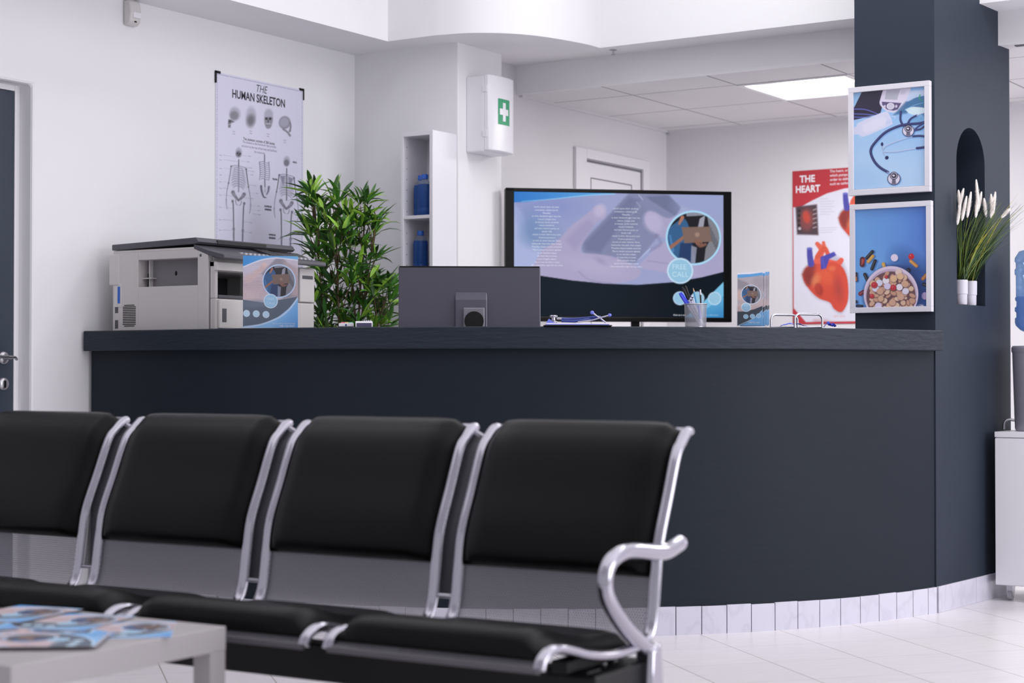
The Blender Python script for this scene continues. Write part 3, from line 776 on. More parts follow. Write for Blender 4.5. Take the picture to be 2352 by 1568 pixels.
def heart(p, k=1.0, dx=0, dy=0, rot=0):
    def q(x, y):
        x, y = (x-300)*k, (y-1210)*k; c, s_ = math.cos(rot), math.sin(rot); return (300+dx+x*c-y*s_, 1210+dy+x*s_+y*c)
    def P(l): return [q(*a) for a in l]
    p.mix(p.poly(P([(175, 1170), (210, 1140), (260, 1110), (330, 1090), (380, 1110), (415, 1180), (430, 1260), (428, 1340), (405, 1400), (380, 1420), (340, 1395), (318, 1362), (250, 1335), (205, 1285), (172, 1225)]), 10, True), '9c9bb0', .6)
    p.mix(p.line(P([(250, 1025), (275, 1060), (260, 1100), (250, 1150)]), 24*k, 52*k), 'd8604c')
    p.mix(p.line(P([(285, 1018), (290, 1060)]), 18*k, 30*k), 'd9624e'); p.mix(p.line(P([(250, 1100), (290, 1050), (310, 1085)]), 26*k, 24*k), 'd0553f')
    p.mix(p.line(P([(300, 1130), (360, 1140), (385, 1118)]), 44*k, 28*k), 'd95a48')
    p.mix(p.poly(P([(168, 1200), (190, 1160), (235, 1140), (280, 1140), (330, 1128), (385, 1150), (415, 1205), (426, 1280), (422, 1350), (400, 1400), (378, 1412), (345, 1392), (322, 1358), (262, 1335), (212, 1290), (178, 1240)]), 2, True), 'c94a38')
    p.mix(p.poly(P([(168, 1200), (190, 1160), (232, 1142), (240, 1200), (215, 1260), (190, 1255)]), 12, True), '7c2f2e', .85)
    p.mix(p.ell(*q(300, 1210), 60*k, 40*k, 30, 24), 'd96040', .7); p.mix(p.ell(*q(243, 1232), 22*k, 34*k, 20, 12), 'd98a5c', .7)
    p.mix(p.ell(*q(262, 1285), 20*k, 34*k, -15, 6), '8e2c28', .8); p.mix(p.ell(*q(258, 1280), 14*k, 26*k, -15, 6), 'b9402f', .7)
    p.mix(p.poly(P([(345, 1210), (385, 1200), (416, 1270), (415, 1350), (392, 1398), (365, 1385), (345, 1320)]), 8, True), 'cf4a3c', .9)
    p.mix(p.ell(*q(370, 1280), 22*k, 60*k, -8, 18), '8f3a38', .6)
    p.mix(p.ell(*q(335, 1165), 20*k, 14*k, 0, 5), 'd9764e', .7)
    p.mix(p.line(P([(207, 1062), (210, 1100), (216, 1140)]), 30*k, 36*k), '4a47a0'); p.mix(p.ell(*q(207, 1052), 16*k, 7*k, 0), '6668bc')
    p.mix(p.poly(P([(268, 1100), (300, 1088), (345, 1070), (358, 1090), (318, 1112), (300, 1165), (272, 1172)]), 2), '4745a2'); p.mix(p.line(P([(280, 1110), (290, 1160)]), 10*k), '5a5abc', .6)
def heart_poster():
    W, H = .604, .89
    p = Pic([(105, 605), (670, 565), (670, 1471), (118, 1482)], W, H, 190, 'd9d8e6')
    red = 'b8323c'
    p.mix(p.poly([(100, 600), (680, 560), (680, 700), (520, 690), (400, 705), (300, 735), (220, 775), (150, 815), (100, 815)], 2), red)
    p.mix(p.poly([(100, 800), (112, 800), (122, 1390), (190, 1468), (680, 1458), (680, 1490), (100, 1500)], 2), red)
    p.mix(p.poly([(240, 1462), (300, 1462), (400, 1500), (250, 1500)], 20), 'a02a34', .5)
    # thorax picture
    p.mix(p.poly([(126, 812), (246, 798), (256, 975), (136, 972)], 5), '4c3b44'); p.mix(p.ell(190, 885, 40, 66, 0, 10), '8e4a48', .8)
    p.mix(p.ell(188, 872, 20, 36, -12, 5), 'c0493c'); 
    for k in range(5): p.mix(p.line([(226, 830+k*26), (244, 824+k*26)], 6), 'b8aab0', .9); p.mix(p.ell(146, 835+k*28, 8, 8), '1c1a22', .9)
    p.mix(p.ell(150, 938, 9, 9), 'c9c4cc', .9)
    for k, l in enumerate((.5, .9, .8, .9, .7, .85, .6)): p.mix(p.line([(264, 766+k*15), (264+90*l, 764+k*15)], 2.5), 'a9a8b8', .7)
    for k, l in enumerate((1, .9, .7)): p.mix(p.line([(264, 935+k*13), (264+100*l, 931+k*13)], 2.5), 'a9a8b8', .7)
    heart(p)
    heart(p, .95, 195, -325)
    p.mix(p.poly([(640, 560), (690, 560), (690, 1480), (655, 1480)], 3), 'b8323c', .6)
    p.text(191, 668, 'THE', .056, 'e9e6ee', bold=.03, sx=.92); p.text(194, 727, 'HEART', .056, 'e9e6ee', bold=.03, sx=.88)
    p.text(318, 612, 'The heart, or organ\nwhich pumps blood in\norder to deliver oxygen\nsuch as carbon', .0205, 'e0d6de', 'LEFT', bold=.02, sp=1.18)
    p.text(375, 1440, 'LEFT SIDE', .016, 'd89aa4')
    th = thing('heart_poster', 'red and white heart anatomy poster on the back wall behind the dark pillar', 'poster', (-4.134, YB-.004, 2.155))
    p.build('printed_sheet', M['print'], th); MB().box(0, W, .0005, .003, -H, 0).build('backing', M['paper'], th)
heart_poster()

# the same advertising picture appears on the screen, the stand and the leaflets
def nurse_circle(p, cx, cy, r, ring_col='a9d8f4'):
    """round photograph of two people in scrubs holding a laptop"""
    inside = p.ell(cx, cy, r*.93)
    def mx(m, c, a=1.0): p.mix(m*inside, c, a)
    k = r/255
    p.mix(p.ell(cx, cy, r), ring_col)
    mx(inside, '232228')
    mx(p.poly([(cx-255*k, cy-300*k), (cx-80*k, cy-300*k), (cx-60*k, cy-200*k), (cx+200*k, cy-215*k), (cx+120*k, cy-300*k)]), 'a3a7b6', .8)
    mx(p.poly([(cx-260*k, cy-60*k), (cx-190*k, cy-120*k), (cx-90*k, cy-180*k), (cx-40*k, cy-100*k), (cx-20*k, cy+60*k), (cx, cy+280*k), (cx-260*k, cy+280*k)], 3, True), '38608c')
    mx(p.poly([(cx-120*k, cy+50*k), (cx-10*k, cy+40*k), (cx, cy+260*k), (cx-150*k, cy+260*k)], 6), '283a62', .9)
    mx(p.line([(cx-100*k, cy-190*k), (cx-130*k, cy-130*k)], 34*k, 20*k), 'a87460')
    mx(p.line([(cx-215*k, cy-20*k), (cx-190*k, cy+120*k)], 18*k, 26*k), '5690c8', .6)
    mx(p.poly([(cx+60*k, cy-180*k), (cx+110*k, cy-210*k), (cx+90*k, cy-80*k), (cx+20*k, cy+20*k), (cx+40*k, cy-90*k)], 3), 'a9aab8', .9)
    mx(p.poly([(cx+130*k, cy-200*k), (cx+210*k, cy-150*k), (cx+260*k, cy), (cx+220*k, cy+200*k), (cx+90*k, cy+260*k), (cx+110*k, cy+100*k), (cx+160*k, cy)], 3), '84858e', .95)
    for j in range(6): mx(p.line([(cx+(150+j*14)*k, cy-(120-j*30)*k), (cx+(170+j*12)*k, cy+(30+j*25)*k)], 8*k), '4c4d56', .6)
    mx(p.poly([(cx-20*k, cy+70*k), (cx+30*k, cy+90*k), (cx+10*k, cy+260*k), (cx-30*k, cy+260*k)], 3), '9a9cb0', .8)
    mx(p.line([(cx-215*k, cy+90*k), (cx-110*k, cy+10*k), (cx-80*k, cy-20*k)], 34*k, 26*k), '94685a')
    mx(p.poly([(cx-108*k, cy-100*k), (cx+150*k, cy-105*k), (cx+165*k, cy+35*k), (cx-85*k, cy+50*k)], 2), '7c665e')
    mx(p.ell(cx+35*k, cy-30*k, 22*k, 22*k, 0, 6*k), 'a98a7a', .8)
    mx(p.line([(cx+20*k, cy+30*k), (cx+60*k, cy+75*k), (cx+110*k, cy+60*k)], 30*k, 26*k), '7c564c')
    for j in range(3): mx(p.line([(cx+(15+j*22)*k, cy+22*k), (cx+(35+j*22)*k, cy+60*k)], 16*k, 14*k), '8a6254')
def hands(p, a=1.0):
    """blurred picture of two hands round a phone, in the screen's coordinates"""
    p.mix(p.poly([(150, 240), (260, 380), (300, 560), (420, 700), (330, 870), (150, 960)], 16, True), 'aab4dc', .9)
    p.mix(p.ell(500, 300, 340, 150, 0, 90), '7f8cc4', .55); p.mix(p.ell(420, 560, 170, 120, 0, 60), '7c90b8', .8); p.mix(p.ell(330, 480, 90, 130, 0, 60), '6f8cb8', .6)
    p.mix(p.poly([(640, 640), (740, 690), (760, 760), (700, 880), (560, 900), (480, 760)], 30, True), 'a3a0c8', .7)
    # phone body
    p.mix(p.poly([(1230, 165), (1560, 165), (1720, 300), (1290, 820), (1080, 830), (800, 740), (780, 640), (1010, 400)], 10), '8286a8', .95)
    p.mix(p.poly([(1230, 200), (1330, 230), (960, 730), (830, 710), (810, 640)], 20), '6c7194', .7)
    p.mix(p.poly([(1390, 200), (1600, 180), (1710, 300), (1660, 380), (1440, 240)], 10), '6a7090', .8)
    p.mix(p.poly([(1290, 250), (1400, 330), (1140, 700), (1020, 720)], 30), '777c9c', .5)
    p.mix(p.line([(1320, 180), (1360, 230)], 6, 4, 3), 'd0d6f0', .8); p.mix(p.line([(1300, 250), (1330, 300), (1250, 370)], 12, 5, 6), 'a9acca', .6)
    # left palm and thumb
    p.mix(p.poly([(340, 860), (430, 700), (560, 620), (700, 470), (840, 360), (920, 290), (985, 275), (1015, 330), (1005, 400), (930, 440), (870, 520), (800, 640), (790, 720), (950, 740), (1100, 770), (1300, 860), (1330, 900), (1300, 960), (1100, 1010), (700, 990), (400, 960), (160, 920)], 8, True), 'a9a2c4')
    p.mix(p.ell(960, 330, 50, 60, 30, 20), 'bcb4d2', .9); p.mix(p.poly([(640, 600), (820, 430), (900, 470), (780, 640), (720, 700)], 24, True), '9c95bb', .7)
    p.mix(p.ell(900, 850, 260, 70, 12, 40), 'b3abca', .8); p.mix(p.line([(760, 900), (860, 980), (1060, 1010)], 10, 8, 8), '8a84a6', .6); p.mix(p.ell(960, 800, 50, 20, 30, 20), '8d86aa', .5)
    # right hand
    p.mix(p.poly([(1370, 400), (1400, 340), (1470, 345), (1600, 400), (1760, 330), (1900, 380), (2110, 520), (2110, 900), (1800, 960), (1500, 900), (1330, 860), (1400, 760), (1500, 660), (1570, 600), (1470, 540), (1400, 480)], 9, True), 'aaa3c6', .95)
    p.mix(p.ell(1450, 440, 76, 100, -30, 24), 'b9b2d2', .8); p.mix(p.line([(1480, 560), (1520, 640), (1420, 700)], 24, 30, 12), '827c9f', .5)
    p.mix(p.line([(1390, 800), (1600, 830), (1800, 870)], 8, 8, 8), '8d87a8', .6)
    p.mix(p.poly([(1710, 280), (1830, 320), (1700, 360)], 14), 'b4b6d4', .7); p.mix(p.ell(1950, 280, 260, 130, 0, 60), '98a2cc', .75); p.mix(p.ell(1990, 700, 120, 260, 0, 60), 'a29fc4', .7)
    p.mix(p.line([(1420, 690), (1300, 800)], 14, 6, 3), 'b4c4e4', .7)
LOREM = ['Lorem ipsum dolor sit amet,', 'consectetur adipiscing elit.', 'Phasellus', 'ac eros, hendrerit eget risus nec,', 'rutrum congue urna', 'ut tempus, lorem euismod', 'mauris hendrerit,', 'sed nunc rhoncus purus, eu', 'iaculis nulla', 'metus ut enim. Sed et arcu orci.', 'Vivamus posuere a', 'ut ante sit amet rhoncus. Nunc,', 'malesuada vitae ante vitae congue.', 'Phasellus aliquet sodales euismod.', 'Mauris tempor posuere egestas,', 'ut nec faucibus neque.', 'Ut imperdiet at massa', 'sed ac fringilla aliquet.', 'mauris ante tincidunt neque,', 'duis suspendisse eget nisi nec tellus.']
TVW, TVH = 1.148, .672
def television():
    xl, yl = c2w((1161-1176)/F*8.75, 8.75); xr, yr = c2w((1680-1176)/F*8.95, 8.95)
    rz = math.atan2(yr-yl, xr-xl); Wt = math.hypot(xr-xl, yr-yl); Ht = .672
    tv = thing('television', 'large flat television on a stand showing a blue FREE CALL advert', 'television', (xl, yl, 0), rz)
    zt = 1.918
    b = MB(); b.box(0, Wt, .0, .045, zt-Ht, zt)
    b.build('casing', M['black'], tv, bevel=.006)
    b = MB()
    for a in ((0, Wt, zt-.019, zt), (0, Wt, zt-Ht, zt-Ht+.024), (0, .043, zt-Ht, zt), (Wt-.043, Wt, zt-Ht, zt)): b.box(a[0], a[1], -.010, .001, a[2], a[3])
    b.build('bezel', M['black'], tv, bevel=.003)
    w_, h_ = Wt-.084, Ht-.041
    p = Pic([(170, 155), (2110, 182), (2097, 1338), (162, 1322)], w_, h_, 330, '9aa0c8')
    hands(p)
    p.grad(p.poly([(140, 120), (1140, 150), (1050, 172), (700, 205), (400, 235), (300, 250), (140, 258)], 3), '3478c8', '63a4e0', (170, 160), (1000, 170))
    p.mix(p.line([(240, 247), (500, 226), (820, 190), (1100, 172)], 5, 12, 3), '90c8f0', .9)
    dark = p.poly([(140, 905), (420, 942), (700, 985), (1000, 1015), (1300, 1026), (1650, 1000), (1900, 955), (2120, 900), (2120, 1360), (140, 1360)], 3)
    p.mix(dark, '0f1720'); p.mix(dark*p.ell(700, 1100, 400, 200, 0, 180), '131f2b', .7)
    p.grad(p.poly([(2100, 1000), (2120, 985), (2120, 1350), (1710, 1350), (1900, 1200)], 3), '6cb4dc', '3a84bc', (2000, 1120), (2060, 1330))
    p.mix(p.poly([(1880, 1215), (2105, 995), (2120, 1110), (1960, 1235), (1720, 1345)], 3), '7cc0e2', .8)
    nurse_circle(p, 1825, 585, 258)
    for cx, cy, r in ((1697, 895, 122), (1692, 1152, 64), (1857, 1152, 62), (2014, 1155, 62)):
        p.mix(p.ell(cx, cy, r), 'c4dcf2'); p.mix(p.ell(cx, cy, r*.88), '94c0dc')
    p.text(1690, 880, 'FREE', .037, 'bcdcec', sx=1.0); p.text(1697, 950, 'CALL', .037, 'bcdcec', sx=1.0)
    for cx, n0 in ((470, 305), (1200, 318)):
        for k, t_ in enumerate(LOREM): p.text(cx, n0+k*28.6, t_, .0118, 'eaeefa', sx=.96, a=.85)
    p.text(1628, 1315, 'Give us a call', .0125, 'dfe8f0', 'LEFT'); p.text(2050, 1316, 'for more information', .0105, 'b4dcf0', 'RIGHT', a=.8)
    p.build('screen', M['screen'], tv, z_top=zt-.019, x0=.042, y=-.004)
    b = MB(); b.box(Wt*.575-.022, Wt*.575+.022, .02, .04, .25, zt-Ht+.05); b.build('stand_post', M['black'], tv, bevel=.003)
    b = MB(); b.box(Wt*.3, Wt*.85, -.22, .25, 0, .03); b.box(Wt*.575-.03, Wt*.575+.03, .0, .06, .03, .26); b.build('stand_base', M['black'], tv, bevel=.006)
television()

def flyer_a4():
    """portrait advert, in the coordinates of its own close crop"""
    W, H = .215, .283
    p = Pic([(1398, 265), (1892, 290), (1870, 913), (1378, 913)], W, H, 170, 'cac2cc')
    p.mix(p.poly([(1380, 400), (1500, 350), (1620, 350), (1620, 400), (1480, 470), (1390, 480)], 14, True), 'cfc9d6', .9)
    p.mix(p.ell(1480, 560, 130, 110, 0, 50), 'c0a8ac', .8); p.mix(p.ell(1440, 620, 100, 50, 0, 30), 'd2bcbc', .8)
    p.mix(p.line([(1590, 360), (1520, 430), (1440, 480)], 44, 70, 12), 'd3b8b4', .9); p.mix(p.ell(1592, 352, 22, 20, 0, 6), 'dfc6c0', .9)
    p.mix(p.poly([(1700, 300), (1760, 300), (1800, 350), (1880, 400), (1900, 640), (1750, 660), (1560, 430)], 10), '8e8a94', .85)
    p.mix(p.poly([(1760, 330), (1900, 400), (1900, 640), (1830, 640)], 20), 'c8b0b0', .7)
    p.grad(p.poly([(1380, 250), (1900, 275), (1895, 320), (1700, 290), (1560, 305), (1395, 365)], 2), '3f95d8', '7ab8e6', (1400, 280), (1880, 290))
    p.mix(p.line([(1392, 370), (1560, 312), (1700, 298), (1890, 325)], 14, 10, 2), 'dfe6f4', .9)
    p.mix(p.poly([(1370, 660), (1560, 690), (1700, 670), (1890, 640), (1890, 930), (1370, 930)], 2), '5b6878'); p.mix(p.ell(1500, 700, 120, 30, 0, 16), '76808e', .6)
    p.grad(p.poly([(1890, 640), (1800, 740), (1700, 820), (1560, 880), (1370, 905), (1370, 930), (1890, 930)], 2), '8fc4ee', '5b9cdc', (1700, 800), (1850, 920))
    p.mix(p.line([(1880, 650), (1800, 752), (1700, 826), (1540, 886), (1390, 908)], 14, 16, 3), 'c9def4', .9)
    nurse_circle(p, 1717, 503, 148, 'c0d8f4')
    for cx, cy, r in ((1638, 678, 64), (1415, 786, 31), (1504, 790, 31), (1592, 797, 31)):
        p.mix(p.ell(cx, cy, r), 'd8e8f4'); p.mix(p.ell(cx, cy, r*.88), '9cc8e4' if r > 40 else 'c0dcec')
    p.text(1636, 670, 'FREE', .0145, 'cfe6f2'); p.text(1638, 707, 'CALL', .0145, 'cfe6f2')
    for k, t_ in enumerate(LOREM[:18]): p.text(1480, 372+k*16.2, t_, .0056, 'f0eef4', sx=1.0, a=.8)
    p.text(1750, 880, 'Give us a call for more information', .0062, 'eef4fa'); p.text(1775, 905, '+00-123-4567', .0108, 'eef4fa')
    return p
def brochure():
    W, H = .098, .206
    p = Pic([(928, 345), (1165, 318), (1192, 893), (918, 898)], W, H, 80, 'b4acb4')
    p.mix(p.poly([(925, 400), (1020, 430), (1060, 470), (960, 520), (925, 500)], 8), '8e8a92', .8); p.mix(p.ell(1130, 420, 60, 60, 0, 20), 'a49ea6', .8)
    p.mix(p.ell(960, 560, 60, 60, 0, 20), 'd4b8b0', .9); p.mix(p.ell(1000, 690, 120, 50, 0, 20), 'd4bab4', .9); p.mix(p.ell(1150, 640, 40, 60, 0, 14), 'c8b4b4', .8)
    p.mix(p.poly([(925, 300), (1170, 290), (1170, 335), (1060, 360), (925, 385)], 2), 'ecebf4'); p.mix(p.poly([(925, 362), (1050, 345), (1170, 318), (1170, 345), (1050, 372), (925, 394)], 2), '5fa4dc')
    p.mix(p.poly([(912, 735), (1000, 730), (1100, 700), (1180, 660), (1200, 910), (912, 910)], 2), '35404c')
    p.mix(p.poly([(1190, 700), (1100, 800), (1000, 870), (930, 905), (1200, 905)], 2), '6fb0e0'); p.mix(p.line([(1185, 705), (1090, 805), (930, 895)], 10, 12, 3), 'b8daf0', .8)
    nurse_circle(p, 1060, 547, 100, 'd8e4f4')
    for cx, cy, r in ((1010, 684, 50), (1008, 788, 27), (1077, 782, 27), (1143, 775, 27)):
        p.mix(p.ell(cx, cy, r), 'dcecf6'); p.mix(p.ell(cx, cy, r*.86), '9ccae4')
    p.text(1010, 680, 'FREE', .0085, 'c8e2f0'); p.text(1010, 704, 'CALL', .0085, 'c8e2f0')
    p.text(1100, 866, '+00-123-4567', .0075, 'f0f6fa'); p.text(1060, 850, 'Give us a call', .0045, 'f0f6fa')
    return p
def pic_steth():
    p = Pic([(108, 215), (985, 145), (1003, 1388), (122, 1443)], .314, .410, 190, '8dbde6')
    p.grad(np.ones_like(p.X), 'b2d2f2', '90bcec', (400, 1300), (800, 200)); p.mix(p.ell(600, 1200, 500, 200, 0, 150), 'b6d6f4', .7); p.mix(p.ell(250, 1300, 250, 160, 0, 80), 'a2c8f0', .6)
    p.mix(p.poly([(100, 420), (215, 190), (520, 160), (440, 470), (380, 500), (100, 560)], 4), '26233c'); p.mix(p.poly([(100, 200), (212, 190), (115, 400)], 3), '94c0e6')
    for y in (420, 480, 520): p.mix(p.line([(100, y), (250, y+6), (400, y+62-(y-420)*.6)], 14, 12, 2), '5f63b4')
    p.mix(p.line([(100, 455), (260, 460), (380, 490)], 10), '1a1830')
    p.mix(p.ell(300, 640, 210, 110, -22, 30), 'a8d0ee', .8)
    p.mix(p.poly([(480, 140), (790, 120), (760, 330), (700, 440), (600, 470), (500, 440), (430, 360), (440, 280)], 4, True), 'dcd6ea')
    p.mix(p.poly([(510, 190), (680, 180), (640, 310), (490, 300)], 3), 'b4b4c4'); p.mix(p.poly([(690, 190), (750, 185), (740, 240), (680, 250)], 3), 'cfcade')
    p.mix(p.poly([(455, 330), (695, 350), (650, 430), (600, 445), (520, 430), (460, 370)], 4), '5b5078'); p.mix(p.ell(562, 388, 48, 42), 'e6e2f0'); p.mix(p.ell(562, 388, 38, 32), 'cdc8dc')
    for x in (490, 632): p.mix(p.ell(x, 390, 14, 20, 10), 'cfc6e0')
    p.mix(p.poly([(740, 340), (860, 250), (1010, 220), (1010, 560), (850, 400), (760, 480), (600, 500)], 14), '2a5a86', .75)
    p.mix(p.poly([(790, 200), (1000, 190), (1010, 250), (880, 280), (760, 330)], 8, True), 'c6d4ee', .9); p.mix(p.line([(920, 250), (915, 300), (960, 330)], 14, 10, 4), '2e9a6c', .9)
    p.mix(p.poly([(740, 430), (830, 400), (1000, 420), (1000, 470), (860, 500), (790, 480)], 6, True), 'd6eaf0', .95); p.mix(p.ell(900, 560, 110, 40, -20, 20), '5f9cc8', .6); p.mix(p.line([(740, 440), (850, 380), (960, 350)], 8, 6, 3), '8cc4e0', .8)
    p.mix(p.poly([(150, 640), (180, 590), (480, 460), (540, 480), (585, 590), (560, 630), (250, 765), (170, 740), (110, 740), (110, 660)], 5, True), 'd6d8f0'); p.mix(p.poly([(220, 620), (470, 520), (500, 620), (260, 720)], 14, True), 'e2e2f4', .8); p.mix(p.ell(540, 590, 40, 30, -20, 10), 'c4d0f0', .7)
    p.mix(p.line([(170, 760), (260, 810), (380, 760), (480, 690)], 4, 4, 1.5), 'c0dcf4', .8); p.mix(p.line([(125, 800), (220, 835), (380, 800)], 4, 4, 1.5), 'b4d4f0', .7); p.mix(p.line([(580, 515), (620, 520), (615, 540)], 8, 6, 2), 'd8dcf2')
    nv = '22285c'
    for pts, w0 in (([(690, 460), (685, 560), (720, 640)], 26), ([(880, 510), (810, 550), (770, 620)], 24), ([(1000, 590), (900, 610), (760, 620), (640, 650), (500, 720), (390, 830), (330, 920), (330, 1000), (380, 1100), (450, 1170), (535, 1220)], 32), ([(1000, 590), (900, 650), (860, 690)], 20), ([(850, 695), (930, 680), (970, 650)], 24), ([(1000, 775), (920, 765), (840, 770)], 26), ([(1000, 905), (940, 915), (890, 920)], 30)):
        p.mix(p.line([(x+8, y+14) for x, y in pts], w0, w0, 8), '4f84c4', .5); p.mix(p.line(pts, w0), nv); p.mix(p.line([(x-3, y-4) for x, y in pts], 5, 5, 2), '8f96d4', .6)
    for pts in ([(1000, 470), (930, 490), (885, 512)], [(830, 780), (740, 800), (600, 850), (500, 900), (470, 960)], [(870, 925), (780, 940), (620, 965), (480, 965)], [(465, 925), (460, 880)], [(470, 965), (500, 1010)], [(530, 1222), (565, 1245)], [(840, 655), (870, 650)]):
        p.mix(p.line([(x+5, y+12) for x, y in pts], 8, 8, 5), '4a84c4', .45); p.mix(p.line(pts, 9), 'cfd6f0'); p.mix(p.line([(x, y+4) for x, y in pts], 3), '4a5488', .7)
    p.mix(p.ell(463, 868, 16, 24), nv); p.mix(p.ell(523, 1040, 22, 24, 30), nv)
    for cx, cy, r, iy in ((782, 700, 74, -26), (612, 1305, 80, -38)):
        p.mix(p.ell(cx+6, cy+12, r*1.08, r, 0, 8), '3c68a8', .6); p.mix(p.ell(cx, cy, r), '262850'); p.mix(p.ell(cx, cy, r*.9), 'dcd8ea'); p.mix(p.poly([(cx-20, cy), (cx+20, cy), (cx+26, cy+r*.85), (cx-26, cy+r*.85)], 6), '4a465c', .8)
        p.mix(p.ell(cx, cy+iy, r*.62), '1e1e34'); p.mix(p.ell(cx, cy+iy, r*.52), 'c9c2d8'); p.mix(p.ell(cx, cy+iy, r*.4), '262236'); p.mix(p.ell(cx-4, cy+iy-2, r*.22, r*.16, 20), 'dcd6e8')
    return p
def pic_pills():
    p = Pic([(135, 168), (1002, 128), (1010, 1374), (143, 1388)], .312, .414, 190, '5f97da')
    p.grad(np.ones_like(p.X), '6ea6e4', '5078cc', (300, 600), (1000, 300)); p.mix(p.ell(900, 1150, 180, 380, -30, 130), '14306c', .85); p.mix(p.ell(700, 920, 200, 50, 8, 30), '1c3c78', .8); p.mix(p.ell(500, 300, 300, 200, 0, 150), '68a0e0', .5)
    def cap(a, b_, w0, c, hl=None):
        p.mix(p.line([(a[0]+16, a[1]+6), (b_[0]+16, b_[1]+6)], w0*1.1, w0*1.1, 8), '20407c', .5); p.mix(p.line([a, b_], w0), c); p.mix(p.line([(a[0]-6, a[1]), (b_[0]-6, b_[1])], w0*.22, w0*.22, 3), hl or 'ffffff', .35)
    cap((345, 690), (278, 768), 40, '16161e'); cap((350, 745), (293, 815), 38, 'd29a3c'); cap((378, 805), (340, 905), 40, '12141c'); cap((225, 785), (222, 850), 62, '5a1c22'); cap((238, 790), (228, 830), 30, 'a83228')
    cap((478, 842), (490, 885), 40, 'd4a048'); cap((812, 812), (880, 872), 40, 'c88434'); cap((255, 975), (290, 1050), 44, '14141e'); cap((240, 1190), (200, 1215), 50, '7c1c24'); cap((1000, 985), (960, 1030), 44, 'b47030'); cap((150, 960), (150, 1050), 30, '2a2028'); cap((150, 1010), (150, 1050), 18, 'c07a3c')
    cap((970, 1100), (1000, 1110), 46, '101420'); cap((785, 920), (790, 930), 50, '14161e'); cap((160, 1365), (220, 1370), 34, '131a30'); cap((150, 1310), (152, 1320), 30, '20243c')
    p.mix(p.ell(625, 782, 46, 46, 0, 10), '2a4c8c', .5); p.mix(p.ell(613, 768, 44, 46), 'e3d6ea'); p.mix(p.ell(818, 754, 36, 38), 'c42632'); p.mix(p.ell(808, 742, 8, 8, 0, 3), 'f09aa0', .8); p.mix(p.ell(985, 1245, 42, 46), 'b8a4cc'); p.mix(p.ell(925, 1370, 44, 22), 'b8b4c8')
    p.mix(p.ell(590, 1240, 360, 365, 0, 26), '152c60', .6)
    p.mix(p.ell(573, 1222, 332, 350), 'dccbe0'); p.mix(p.ell(573, 1236, 310, 328), 'c2acc6'); p.mix(p.ell(573, 1250, 298, 312), '6c4c54')
    rnd = random.Random(5); cols = ['d9b79c', 'd4ac90', 'cfa48c', 'dcc0a4', 'c99c84', 'd2ae98', 'e2c4aa']
    pts = []
    for k in range(1500):
        x = rnd.uniform(285, 865); y = rnd.uniform(945, 1400)
        if ((x-573)/268)**2+((y-1250)/290)**2 > 1: continue
        if all((x-a)**2+(y-c)**2 > 50**2 for a, c in pts): pts.append((x, y))
    for x, y in sorted(pts, key=lambda t: -t[1]*0+rnd.random()):
        rx = rnd.uniform(32, 43); ry = rx*rnd.choice((.95, 1, .7, .55)); ro = rnd.uniform(0, 180); c = rnd.choice(cols)
        p.mix(p.ell(x+3, y+6, rx+4, ry+4, ro, 5), '5a3a40', .75); p.mix(p.ell(x, y+3, rx, ry, ro), 'a87c6c'); p.mix(p.ell(x, y-2, rx*.93, ry*.9, ro), c)
    for x, y, c in ((510, 1055, 'ece8f2'), (528, 1122, 'd9d0ee'), (430, 1080, 'dcdcf0'), (675, 1135, 'ece4f0'), (750, 1185, 'e0daee'), (385, 1150, 'e0dcf2'), (665, 950, 'e2c8c0'), (420, 1365, 'd8ccee'), (605, 1030, 'e0b890'), (685, 1000, 'e0bc94'), (745, 1095, 'd2a98c'), (440, 1185, 'cfa58c'), (692, 1258, 'd4aa94'), (590, 1325, 'd2a892')):
        p.mix(p.ell(x+3, y+6, 45, 45, 0, 5), '5a3a40', .6); p.mix(p.ell(x, y, 41), c)
    for x, y, r in ((370, 1105, 37), (600, 1140, 36), (340, 1245, 28), (515, 1005, 20)): p.mix(p.ell(x+3, y+5, r+3, r+3, 0, 4), '4a2430', .7); p.mix(p.ell(x, y, r), 'bf2f3c'); p.mix(p.ell(x-8, y-8, 8, 8, 0, 4), 'e88a90', .7)
    return p
def framed(p, x0, x1, z0, z1, label):
    t = thing('picture_frame', label, 'picture', ((x0+x1)/2, PY, (z0+z1)/2)); w_, h_ = (x1-x0)/2, (z1-z0)/2; f = .0225
    b = MB()
    for a in ((-w_, w_, h_-f, h_), (-w_, w_, -h_, -h_+f), (-w_, -w_+f, -h_+f, h_-f), (w_-f, w_, -h_+f, h_-f)): b.box(a[0], a[1], -.030, -.002, a[2], a[3])
    b.build('frame', M['frame'], t, bevel=.0012)
    p.build('photo_print', M['print_gloss'], t, z_top=h_-f, x0=-w_+f, y=-.020)
    MB().box(-w_+f, w_-f, -.018, -.002, -h_+f, h_-f).build('backing_board', M['paper'], t)
framed(pic_steth(), -2.82, -2.463, 1.739, 2.198, 'upper white frame on the dark pillar with a stethoscope photo')
framed(pic_pills(), -2.815, -2.458, 1.242, 1.701, 'lower white frame on the dark pillar with a bowl of pills photo')
# ================================================================ COUNTER TOP OBJECTS
ZT = 1.1645
def face_rz(px):            # rotation that turns a thing's front (-Y) to look back along the sight line of px
    dx, dy = ray(px); return math.atan2(dy, dx) - math.pi/2
